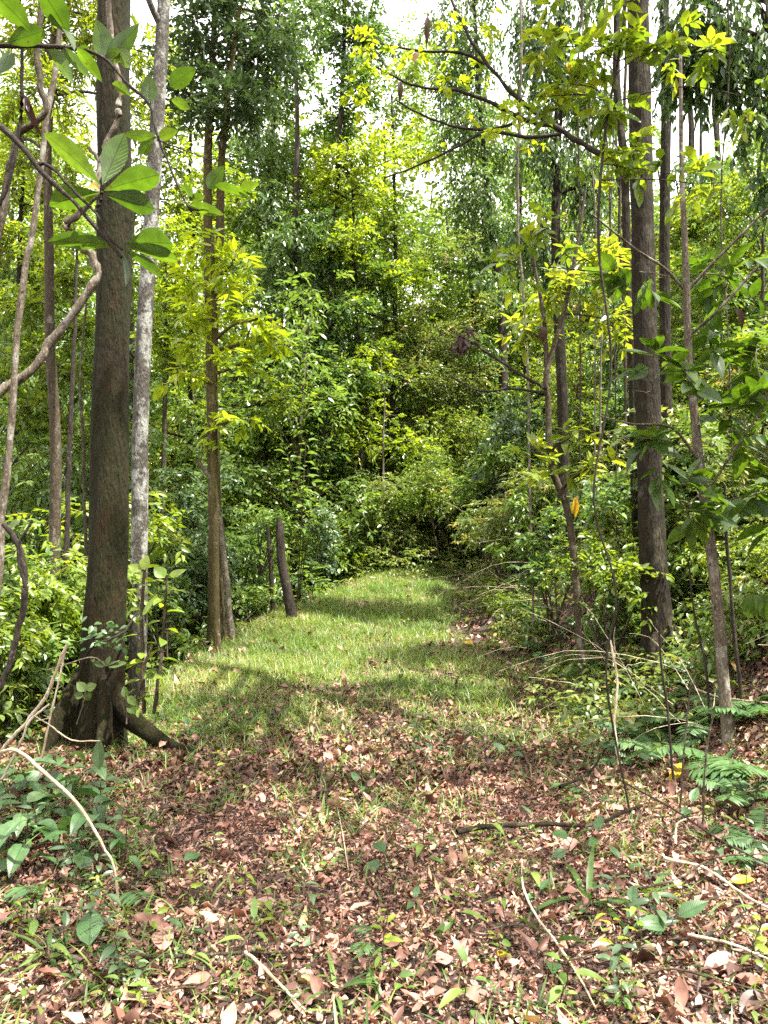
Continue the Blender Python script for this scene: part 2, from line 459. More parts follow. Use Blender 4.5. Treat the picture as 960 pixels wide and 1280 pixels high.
BM = {
    'mossy': bark_mat('bark_dark_mossy', (0.0045, 0.0030, 0.0013), (0.0223, 0.0134, 0.0050), (0.0379, 0.0182, 0.0068), 4, .36, .09, .2, 1.4, 22, .97, (0.0152, 0.0156, 0.0022), .58),
    'white': bark_mat('bark_pale_lichen', (0.0238, 0.0206, 0.0163), (0.0816, 0.0722, 0.0578), (0.2448, 0.2477, 0.2244), 4.6, .46, .04, .45, .7, 18),
    'brown': bark_mat('bark_grey_brown', (0.0056, 0.0043, 0.0024), (0.0281, 0.0203, 0.0110), (0.0786, 0.0693, 0.0475), 7, .4, .07, .16, 1.4, 20, .95, (0.0253, 0.0229, 0.0067), .4),
    'stem': bark_mat('bark_thin_stem', (0.0229, 0.0165, 0.0102), (0.0688, 0.0524, 0.0306), (0.1683, 0.1571, 0.1224), 9, .4, .05, .3, .5, 30),
    'palestem': bark_mat('bark_pale_stem', (0.0432, 0.0324, 0.0216), (0.1368, 0.1116, 0.0792), (0.2592, 0.2448, 0.2088), 9, .42, .06, .3, .4, 30),
    'dark': bark_mat('bark_black_brown', (.012, .009, .007), (.045, .033, .024), (.16, .14, .12), 9, .3, .05, .2, .9, 22),
    'twig': bark_mat('bark_twig', (.035, .026, .018), (.1, .078, .055), None, bump=.3, scale=40),
    'straw': bark_mat('dead_stem_straw', (.28, .2, .12), (.5, .4, .27), (.6, .54, .42), 9, .45, .06, .25, .4, 30),
    'olivebark': bark_mat('bark_olive', (0.0280, 0.0208, 0.0088), (0.0800, 0.0560, 0.0256), (0.2400, 0.2240, 0.1760), 7, .36, .05, .2, .7, 20, .9, (0.0800, 0.0680, 0.0200), .5),
}

# ------------------------------------------------------------------ world and sun
w = bpy.data.worlds.new('World'); scene.world = w; w.use_nodes = True
N, Lk = w.node_tree.nodes, w.node_tree.links
N.clear()
wo = N.new('ShaderNodeOutputWorld'); bg = N.new('ShaderNodeBackground')
sky = N.new('ShaderNodeTexSky'); sky.sky_type = 'NISHITA'; sky.sun_disc = False
sky.sun_elevation = SUN_EL; sky.sun_rotation = SUN_AZ
sky.dust_density = 3.0; sky.air_density = 1.0
tc = N.new('ShaderNodeTexCoord')
nz = N.new('ShaderNodeTexNoise'); nz.inputs['Scale'].default_value = 2.6; nz.inputs['Detail'].default_value = 6
Lk.new(tc.outputs['Generated'], nz.inputs['Vector'])
cr = ramp(N, [(.22, (0, 0, 0)), (.44, (1, 1, 1))]); Lk.new(nz.outputs['Fac'], cr.inputs[0])
mx = N.new('ShaderNodeMix'); mx.data_type = 'RGBA'
Lk.new(cr.outputs[0], mx.inputs[0]); Lk.new(sky.outputs[0], mx.inputs[6]); mx.inputs[7].default_value = (7.9, 7.8, 7.7, 1)   # bright cloud veil
Lk.new(mx.outputs[2], bg.inputs[0]); bg.inputs[1].default_value = .105
Lk.new(bg.outputs[0], wo.inputs[0])
sd = bpy.data.lights.new('sun', 'SUN'); sd.energy = 5.0; sd.angle = math.radians(.55); sd.color = (1, .955, .86)
so = bpy.data.objects.new('sun', sd); COL.objects.link(so)
so.rotation_euler = Vector([float(q) for q in SUN_DIR]).to_track_quat('Z', 'Y').to_euler()
so.location = (10, 20, 40)

# ------------------------------------------------------------------ ground
gx = np.unique(np.round(np.concatenate([np.arange(-6, 8, .09), np.arange(-26, 34, .6), np.linspace(-400, 400, 61)]), 3))
gy = np.unique(np.round(np.concatenate([np.arange(.8, 12, .09), np.arange(-8, 40, .3), np.arange(40, 80, 3), np.linspace(-120, 600, 40)]), 3))
X, Y = np.meshgrid(gx, gy)
Z = H(X, Y)
mb = MB()
nx = len(gx)
i = np.arange(len(gy) - 1)[:, None] * nx; j = np.arange(nx - 1)[None]
mb.add(np.stack([X, Y, Z], -1).reshape(-1, 3), np.stack([i + j, i + j + 1, i + nx + j + 1, i + nx + j], -1).reshape(-1, 4))
m, N, Lk, out = new_mat('forest_soil')
tc = N.new('ShaderNodeTexCoord')
n1 = N.new('ShaderNodeTexNoise'); n1.inputs['Scale'].default_value = 9; n1.inputs['Detail'].default_value = 9; n1.inputs['Roughness'].default_value = .75
Lk.new(tc.outputs['Object'], n1.inputs['Vector'])
r1 = ramp(N, [(.3, (.018, .011, .008)), (.52, (.055, .034, .024)), (.75, (.13, .08, .058))]); Lk.new(n1.outputs['Fac'], r1.inputs[0])
bs = N.new('ShaderNodeBsdfPrincipled'); bs.inputs['Roughness'].default_value = .95; Lk.new(r1.outputs[0], bs.inputs['Base Color'])
bp = N.new('ShaderNodeBump'); bp.inputs['Strength'].default_value = .9; bp.inputs['Distance'].default_value = .05
Lk.new(n1.outputs['Fac'], bp.inputs['Height']); Lk.new(bp.outputs[0], bs.inputs['Normal']); Lk.new(bs.outputs[0], out.inputs[0])
tag(mb.build('ground', m), kind='structure')


# where the grass of the clearing grows (0..1)
def grass_w(x, y):
    path = sst(.0, .9, x - x_left(y) + .5) * (1 - sst(-.3, .9, x - x_right(y) + .3 + .45 * sst(10, 13, y) + (fbm(x * 1.1, y * 1.1, 61) - .47) * 1.6))
    near = sst(6.2, 11.2, y + (fbm(x * .8, y * .8, 31) - .5) * 5.5 + (fbm(x * 2.7, y * 2.7, 35) - .47) * 3.5)
    return path * near


# ------------------------------------------------------------------ leaf litter, twigs, grass
rng = np.random.default_rng(5)


def litter_layer(n, x0, x1, y0, y1, L0, L1, T, dens, lift, asp=(.36, .6)):
    x = rng.uniform(x0, x1, n); y = rng.uniform(y0, y1, n)
    keep = rng.uniform(size=n) < dens(x, y)
    x, y = x[keep], y[keep]; n = len(x)
    L = L0 * (L1 / L0) ** rng.uniform(0, 1, n)
    e = .05
    z = H(x, y)
    nrm = norm(np.stack([-(H(x + e, y) - z) / e, -(H(x, y + e) - z) / e, np.ones(n)], 1))
    a = rng.uniform(0, 2 * PI, n)
    d = np.stack([np.cos(a), np.sin(a), rng.normal(0, .28, n)], 1)
    d[:, 2] += -(nrm[:, 0] * d[:, 0] + nrm[:, 1] * d[:, 1])
    up = nrm + rng.normal(size=(n, 3)) * .42
    flip = np.where(rng.uniform(size=n) < .45, -1., 1.)
    ti = np.clip(rng.beta(2.0, 2.0, n) + (fbm(x * .7, y * .7, 77) - .47) * .5, 0, 1)
    W = L * rng.uniform(*asp, n)
    leaves(ml, np.stack([x, y, z + rng.uniform(.003, lift, n)], 1) - d * L[:, None] * .4, d, up, L, W, T,
           rng.normal(.0, .42, n) * flip, rng.uniform(-.3, .8, n), ti, wav=.22)


ml = MB()
nograss = lambda x, y: np.clip(1 - .74 * grass_w(x, y), 0, 1)
litter_layer(84000, -3.6, 4.0, 1.9, 6.0, .014, .052, T_LITTER, nograss, .035, (.25, .6))
litter_layer(20000, -3.6, 4.0, 1.9, 7.5, .03, .09, T_LITTER, nograss, .045, (.08, .2))
litter_layer(3600, -3.6, 4.0, 1.9, 7.0, .05, .115, T_LITTER, nograss, .05, (.34, .55))
litter_layer(44000, -4.5, 6.0, 5.6, 11.5, .03, .085, T_LITTER, nograss, .04)
litter_layer(2200, -4.5, 7.0, 6, 13, .07, .14, T_LITTER, nograss, .06)
litter_layer(24000, -9, 11, 10, 27, .07, .17, T_FOLD, nograss, .05)
tag(ml.build('leaf_litter', LM['litter'], smooth=True), 'dry pinkish brown fallen leaves carpeting the forest floor', 'leaf litter', kind='stuff')

mw = MB()
n = 2600
x = rng.uniform(-3.4, 5.5, n); y = 2 + 9 * rng.uniform(0, 1, n) ** 1.4
x += np.where(rng.uniform(size=n) < .4, 1.2, 0)
a = rng.uniform(0, PI, n); ln = rng.uniform(.06, .35, n)
k = np.linspace(-.5, .5, 4)
bend = rng.normal(0, .12, (n, 1)) * (k[None] ** 2)
px_ = x[:, None] + np.cos(a)[:, None] * k * ln[:, None] - np.sin(a)[:, None] * bend
py_ = y[:, None] + np.sin(a)[:, None] * k * ln[:, None] + np.cos(a)[:, None] * bend
pz_ = H(px_, py_) + rng.uniform(.01, .05, (n, 1)) + rng.normal(0, .12, (n, 1)) * k * ln[:, None]
tubes(mw, np.stack([px_, py_, pz_], -1), rng.uniform(.0008, .0028, (n, 1)) * np.array([1, .95, .85, .6])[None], 4)
tag(mw.build('twig_litter', BM['stem']), 'thin broken twigs strewn over the fallen leaves', 'twigs', kind='stuff')

mg = MB()


def blades(x, y, L0, L1, W, T, tc_=.5, lean=.55):
    n = len(x)
    a = rng.uniform(0, 2 * PI, n)
    ln = rng.uniform(.15, lean + .35, n)
    d = np.stack([np.cos(a) * ln, np.sin(a) * ln, np.ones(n)], 1)
    L = rng.uniform(L0, L1, n)
    up = np.stack([-np.cos(a), -np.sin(a), np.full(n, .3)], 1) + rng.normal(size=(n, 3)) * .3
    leaves(mg, np.stack([x, y, H(x, y) - .004], 1), d, up, L, W * rng.uniform(.7, 1.4, n), T, rng.uniform(.15, .9, n), .12,
           np.clip(rng.normal(tc_, .2, n) + (fbm(x * .6, y * .6, 55) - .47) * .6, 0, 1))


n = 330000
x = rng.uniform(-4.2, 4.5, n); y = rng.uniform(4.4, 25, n)
gw = grass_w(x, y)
keep = rng.uniform(size=n) < gw * (.35 + .65 * sst(.35, .6, fbm(x * 1.3, y * 1.3, 12))) * np.interp(y, [4, 7, 9, 11, 14], [.25, .4, .6, .9, 1.0])
blades(x[keep], y[keep], .07, .24, .0085, T_BLADE, .6)
n = 120000
x = rng.uniform(-4.2, 4.5, n); y = rng.uniform(6.2, 25, n)
keep = rng.uniform(size=n) < grass_w(x, y) * sst(.5, .66, fbm(x * 2.1, y * 2.1, 17))
blades(x[keep], y[keep], .14, .36, .0095, T_BLADE, .45, .9)
# tufts among the foreground litter
n = 1150
cx = rng.uniform(-3.2, 3.2, n); cy = 1.9 + 7.6 * rng.uniform(0, 1, n) ** .85
wt = sst(.40, .56, fbm(cx * .9 + 3, cy * .9, 21)) * .9 + .12
wt = np.clip(wt + .6 * (1 - sst(-1.5, -.75, cx)), 0, 1)
k = rng.uniform(size=n) < wt
cx, cy = cx[k], cy[k]
m_ = rng.integers(5, 17, len(cx))
x = np.repeat(cx, m_) + rng.normal(0, .045, m_.sum()); y = np.repeat(cy, m_) + rng.normal(0, .045, m_.sum())
blades(x, y, .05, .2, .0085, T_BLADE5, .4, .8)
# thin cover of short blades over the transition
n = 34000
x = rng.uniform(-3.3, 3.2, n); y = rng.uniform(2.2, 11, n)
k = rng.uniform(size=n) < sst(.40, .58, fbm(x * 1.1, y * 1.1, 91)) * (.25 + .75 * sst(3.4, 8, y))
blades(x[k], y[k], .05, .15, .007, T_BLADE5, .5, .8)
# fringe at the foot of the bank and along the drop
n = 26000
x = rng.uniform(1.0, 7, n); y = rng.uniform(6, 22, n)
k = rng.uniform(size=n) < sst(.46, .6, fbm(x * .9, y * .9, 14)) * .6
blades(x[k], y[k], .08, .26, .009, T_BLADE, .35, .9)
tag(mg.build('grass', LM['grass']), 'bright green short grass of the sunlit forest track and scattered tufts', 'grass', kind='stuff')

# ------------------------------------------------------------------ low undergrowth (uncountable ground cover)
mu = MB()


def cover(n, x0, x1, y0, y1, dens, L0, L1, hmax, asp=.4, tint=.45):
    x = rng.uniform(x0, x1, n); y = rng.uniform(y0, y1, n)
    k = rng.uniform(size=n) < dens(x, y)
    x, y = x[k], y[k]; n = len(x)
    per = 5
    hh = rng.uniform(.04, 1, n) ** 1.5 * hmax
    a = rng.uniform(0, 2 * PI, (n, 1)) + np.arange(per)[None] * 2.4
    base = np.stack([x, y, H(x, y) + hh], 1)[:, None] + np.stack([np.cos(a), np.sin(a), rng.normal(0, .3, a.shape)], -1) * .04
    d = np.stack([np.cos(a), np.sin(a), rng.normal(-.12, .35, a.shape)], -1)
    up = np.array([0, 0, 1.]) + rng.normal(size=(n, per, 3)) * .4
    L = np.repeat(rng.uniform(L0, L1, n), per) * rng.uniform(.7, 1.2, n * per)
    ti = np.repeat(np.clip(rng.normal(tint, .2, n), 0, 1), per)
    leaves(mu, base.reshape(-1, 3), d.reshape(-1, 3), up.reshape(-1, 3), L, L * asp, T_FOLD, rng.uniform(.05, .5, n * per), .12, np.clip(ti + rng.normal(0, .1, n * per), 0, 1))


cover(26000, 1.4, 12, 6.5, 25, lambda x, y: sst(-.5, .6, x - x_right(y)) * sst(.34, .56, fbm(x * .9, y * .9, 41)), .05, .14, .5)
cover(15000, -14, -2, 6, 24, lambda x, y: sst(.0, .5, x_left(y) - x), .06, .16, .7)
cover(6000, -3, 12, 20, 32, lambda x, y: np.ones_like(x), .08, .18, .9)
cover(2600, -4, 4, 8, 22, lambda x, y: grass_w(x, y) * sst(.42, .58, fbm(x * 1.3, y * 1.3, 71)), .03, .085, .12, .45, .6)
cover(1800, -3.6, 4, 2.2, 9, lambda x, y: .35 + .65 * sst(1.0, 2.4, np.abs(x)), .025, .07, .06)
tag(mu.build('undergrowth', LM['olive']), 'tangled low leafy undergrowth on the bank and down the drop', 'undergrowth', kind='stuff')

# ------------------------------------------------------------------ trees
def tree(name, label, cat, Y, trunk, bark, clumps, leaf, L, asp=.42, per=8, T=T_SIMPLE, group=None, seed=1, twr=.004, bump=.05, ns=14, flare=(), stems=(),
         hang=0.0, droop=.25, jit=.45, tint=.5, roots=(), limbs=True, limb_r=.25, knots=0, extra=None, steps=None, face=0.0, tint_s=.22, dens=1.0, freq_=3.0):
    """trunk: rows (px, py, r_px [, dY]); clumps: rows (px, py, dY, rx_px, rz_px, n)"""
    rg = np.random.default_rng(seed)
    tr = np.array([list(r) + [0] * (4 - len(r)) for r in trunk], float)
    pts = np.array([P(r[0], r[1], Y + r[3]) for r in tr]); rad = tr[:, 2] * mpp(Y)
    n = steps or max(10, len(tr) * 9)
    zg = float(H(pts[0][0], pts[0][1])) - .12
    pts[0][2] = min(zg, pts[1][2] - .15)
    sp = spline(np.column_stack([pts, rad]), n)
    wr = np.random.default_rng(seed + 500); wk = np.linspace(0, 1, len(sp))
    for fq in (3, 7, 13):
        sp[:, :2] += (wr.normal(0, 1, 2)[None] * np.sin(wk * fq * 2 + wr.uniform(0, 6, 1))[:, None]) * rad[0] * 1.1 / fq * min(1, .06 / rad[0]) * np.minimum(1, wk * 6)[:, None]
    e = empty(name, pts[0], label, cat, group)
    mb = MB(); trunk_tube(mb, sp[:, :3], np.maximum(sp[:, 3], .003), ns, bump, seed, flare, freq_, knots=knots)
    allp = [sp]
    for st in stems:
        q = np.array([list(r) + [0] * (4 - len(r)) for r in st], float)
        s2 = spline(np.column_stack([[P(r[0], r[1], Y + r[3]) for r in q], q[:, 2] * mpp(Y)]), max(8, len(q) * 7))
        trunk_tube(mb, s2[:, :3], np.maximum(s2[:, 3], .002), max(6, ns - 6), bump, seed + 7)
        allp.append(s2)
    allp = np.vstack(allp)
    mlf, mlw = MB(), MB()
    off = np.array(pts[0])
    for (cx, cy, dY, rx, rz, nn) in clumps:
        nn = nn * dens
        c = P(cx, cy, Y + dY); mm = mpp(Y + dY)
        r = np.array([rx * mm, (rx + rz) * .5 * mm, rz * mm])
        clump(mlf, mlw, rg, c, r, nn, L, asp, per, T, droop, twr, 0, hang, tint, tint_s, jit, face)
        if limbs:
            # limb from the stem up into the clump, entering at a point below and behind it
            dist = np.linalg.norm(allp[:, :3] - (c - np.array([0, 0, .45 * np.linalg.norm(c[:2] - sp[0, :2]) * .5 + r[2] * .4])), axis=1)
            k = int(np.argmin(dist)); a = allp[k, :3]; r0 = max(min(allp[k, 3] * .6, limb_r * .35), twr * 1.6)
            mid = (a + c) / 2 + rg.normal(size=3) * .06 * np.linalg.norm(c - a) + np.array([0, 0, .06 * np.linalg.norm(c - a)])
            q = spline(np.array([a, mid, c, c + (c - mid) * .5 + rg.normal(size=3) * r * .2]), 12)
            tubes(mb, q[None], np.linspace(r0, max(twr * .9, r0 * .18), 12)[None], 6)
            # side branches that fan out through the clump
            nb = max(2, int(nn / 260) + 2)
            st = q[rg.integers(5, 11, nb)]
            en = c + rand_dir(rg, nb) * r * .75
            kk = np.linspace(0, 1, 5)[None, :, None]
            bp = st[:, None] * (1 - kk) + en[:, None] * kk + rg.normal(size=(nb, 5, 3)) * .03 * r.mean()
            bp[:, 0] = st
            tubes(mb, bp, np.linspace(1, .35, 5)[None] * np.full((nb, 1), max(twr * 1.3, r0 * .3)), 4)
    if extra: extra(mb, mlf, mlw, rg, sp)
    t = mb.build('trunk', bark, e, loc=off)
    mlf.join(mlw, 1)
    if mlf.n: mlf.build('crown', [LM[leaf], BM['twig']], e, T is not T_SIMPLE, loc=off)
    for (rp, rr) in roots:
        m2 = MB(); q = spline(np.column_stack([rp, rr]), 14)
        trunk_tube_flat(m2, q[:, :3], q[:, 3], seed)
        m2.build('root', bark, e, loc=off)
    return e


def trunk_tube_flat(mb, pts, rad, seed=1, ns=10):
    pts = np.asarray(pts); d = norm(np.gradient(pts, axis=0))
    a = norm(np.cross(d, np.array([0, 0, 1.]))); b = np.cross(a, d)
    th = np.arange(ns) * 2 * PI / ns; K = len(pts)
    nn = 1 + .25 * (vnoise(np.cos(th)[None] * 1.5 + 20 + np.arange(K)[:, None] * .5, np.sin(th)[None] * 1.5 + 9 + np.arange(K)[:, None] * .3, seed) - .5) * 2
    R = rad[:, None] * nn
    V = pts[:, None] + R[..., None] * (.75 * np.cos(th)[None, :, None] * a[:, None] + 1.25 * np.sin(th)[None, :, None] * b[:, None])
    k = np.arange(K - 1)[:, None] * ns; s = np.arange(ns)[None]; s2 = (s + 1) % ns
    mb.add(V.reshape(-1, 3), np.stack([k + s, k + s2, k + ns + s2, k + ns + s], -1).reshape(-1, 4), .5)


# --- 1 big mossy tree on the left, buttressed, crown out above the frame
YL = 7.1


def inv(x, y, z, Y0, r, n):
    """clump row for a clump at a world position"""
    k = (z - EYE) / y; v = (k * CP - SP) / (CP + k * SP)
    u = x / y * (CP - v * SP)
    return (480 + u * FPX, 640 - v * FPX, y - Y0, r / mpp(y), r * .5 / mpp(y), n)


ro = np.random.default_rng(8)
SHADE_L = [inv(x_, y_, z_, YL, r_, int(150 * r_ ** 2)) for x_, y_, z_, r_ in [(2.2, 2.4, 12.5, 1.2), (1.2, 4.6, 12.2, 1.0), (.4, 1.6, 12.8, .9), (1.6, 1.0, 12.4, 1.1)]]  # unseen boughs added to the left crown to dapple the foreground with shade
SHADE_R = [inv(ro.uniform(2.6, 9.0), ro.uniform(.8, 5.0), ro.uniform(11.8, 14.5), 8.5, q_, int(150 * q_ ** 2)) for q_ in ro.uniform(.5, 1.15, 22)]  # unseen clumps added to the right crown, placed for their shade on the litter
b0 = P(120, 925, YL)
gz = lambda x, y: float(H(x, y))


def rt(x, y, dz): return (x, y, gz(x, y) + dz)


roots = [
    ([(b0[0] + .05, b0[1], b0[2] + .55), (b0[0] + .3, b0[1] - .1, b0[2] + .26), rt(b0[0] + .62, b0[1] - .1, .09), rt(b0[0] + .98, b0[1] - .3, .02)], [.09, .075, .05, .025]),
    ([(b0[0] - .08, b0[1], b0[2] + .6), (b0[0] - .24, b0[1] - .22, b0[2] + .25), rt(b0[0] - .3, b0[1] - .36, .03), rt(b0[0] - .38, b0[1] - .6, -.03)], [.09, .07, .05, .02]),
    ([(b0[0] + .1, b0[1] - .12, b0[2] + .55), (b0[0] + .17, b0[1] - .32, b0[2] + .22), rt(b0[0] + .2, b0[1] - .5, .05), rt(b0[0] + .24, b0[1] - .8, -.03)], [.08, .06, .045, .02]),
    ([(b0[0], b0[1] + .1, b0[2] + .5), (b0[0] - .3, b0[1] + .3, b0[2] + .1), rt(b0[0] - .7, b0[1] + .5, -.03)], [.13, .1, .05]),
]
tree('buttressed_tree', 'thick dark mossy trunk with spreading buttress roots beside the track', 'tree', YL,
     [(122, 945, 27), (127, 880, 25.2), (130, 800, 24.5), (133, 700, 23.6), (136, 560, 22.8), (138, 400, 22), (140, 200, 21.2), (143, 0, 20.5), (149, -420, 20, .2), (158, -900, 16, .5), (168, -1300, 11, .9)],
     BM['mossy'], [(60, -900, 1, 260, 140, 1500), (260, -1050, 2, 260, 150, 1500), (140, -1350, 1, 280, 160, 1500), (-120, -1150, 0, 220, 150, 1200)] + SHADE_L,
     'mid', .17, roots=roots, seed=11, ns=52, bump=.06, freq_=5.0, steps=190,
     flare=[(.1, .08, .35, 3), (2.7, .1, .38, 3), (4.9, .07, .3, 4)], knots=7)

# --- 2 pale lichen trunk behind it
tree('lichen_tree', 'slender pale trunk blotched with white lichen, leaning, behind the mossy trunk', 'tree', 9.6,
     [(172, 800, 11.5), (174, 690, 10.6), (178, 500, 10), (184, 330, 9.4), (194, 180, 9), (204, 40, 8.6), (212, -120, 8.2), (226, -500, 8), (236, -800, 6)],
     BM['white'], [(160, -500, 1, 170, 120, 900), (330, -650, 1.5, 190, 120, 900), (220, -880, 1, 200, 120, 900)], 'mid', .16, seed=12, ns=18, bump=.06, steps=70,
     stems=[[(200, 30, 5), (188, 5, 4, -.1), (172, -40, 3.4, -.3), (140, -160, 2.4, -.6)]], knots=6)

# --- 3 big trunk on the right with its companion stems
YR = 8.5
b1 = P(828, 850, YR)
roots = [
    ([(b1[0] - .03, b1[1] - .05, b1[2] + .5), (b1[0] - .16, b1[1] - .22, b1[2] + .18), rt(b1[0] - .26, b1[1] - .42, -.02)], [.11, .085, .04]),
    ([(b1[0] + .06, b1[1], b1[2] + .5), (b1[0] + .2, b1[1] - .12, b1[2] + .2), rt(b1[0] + .38, b1[1] - .25, -.02)], [.1, .08, .04]),
]
tree('forest_tree', 'tall straight grey-brown trunk with fluted foot rising from the right bank', 'tree', YR,
     [(829, 872, 23), (824, 800, 18.5), (817, 700, 16.5), (811, 560, 15.2), (806, 400, 14.6), (801, 200, 14), (798, 0, 13.6), (792, -400, 14, .2), (784, -900, 11, .5), (780, -1300, 7, .8)],
     BM['brown'], [(700, -950, 2, 260, 150, 1500), (900, -1100, 1, 260, 150, 1500), (760, -1350, 2, 280, 160, 1500), (560, -1200, 1, 220, 140, 1200)] + SHADE_R,
     'mid', .17, roots=roots, seed=13, ns=44, bump=.065, freq_=5.0, steps=160, flare=[(.5, .1, .45, 4), (2.6, .1, .5, 4), (4.4, .09, .4, 4)], knots=7)
tree('forest_tree', 'slim straight trunk half hidden close behind the tall grey-brown one', 'tree', 12.5,
     [(836, 700, 7.5), (834, 560, 7), (831, 300, 6.6), (832, 120, 6.4), (828, -40, 6), (822, -500, 5), (816, -800, 4)],
     BM['brown'], [(880, -750, 1, 200, 120, 900), (780, -900, 1.5, 190, 120, 900)], 'dark', .16, seed=14, steps=50, knots=5)
tree('forest_tree', 'thin brown trunk just left of and behind the tall grey-brown one', 'tree', 10.2,
     [(800, 720, 6), (794, 560, 5.5), (783, 300, 5.2), (774, 120, 5), (768, -40, 4.6), (752, -500, 4)],
     BM['brown'], [(760, -560, 1, 200, 130, 900), (640, -640, 1, 150, 110, 700)], 'dark', .16, seed=15, steps=40)

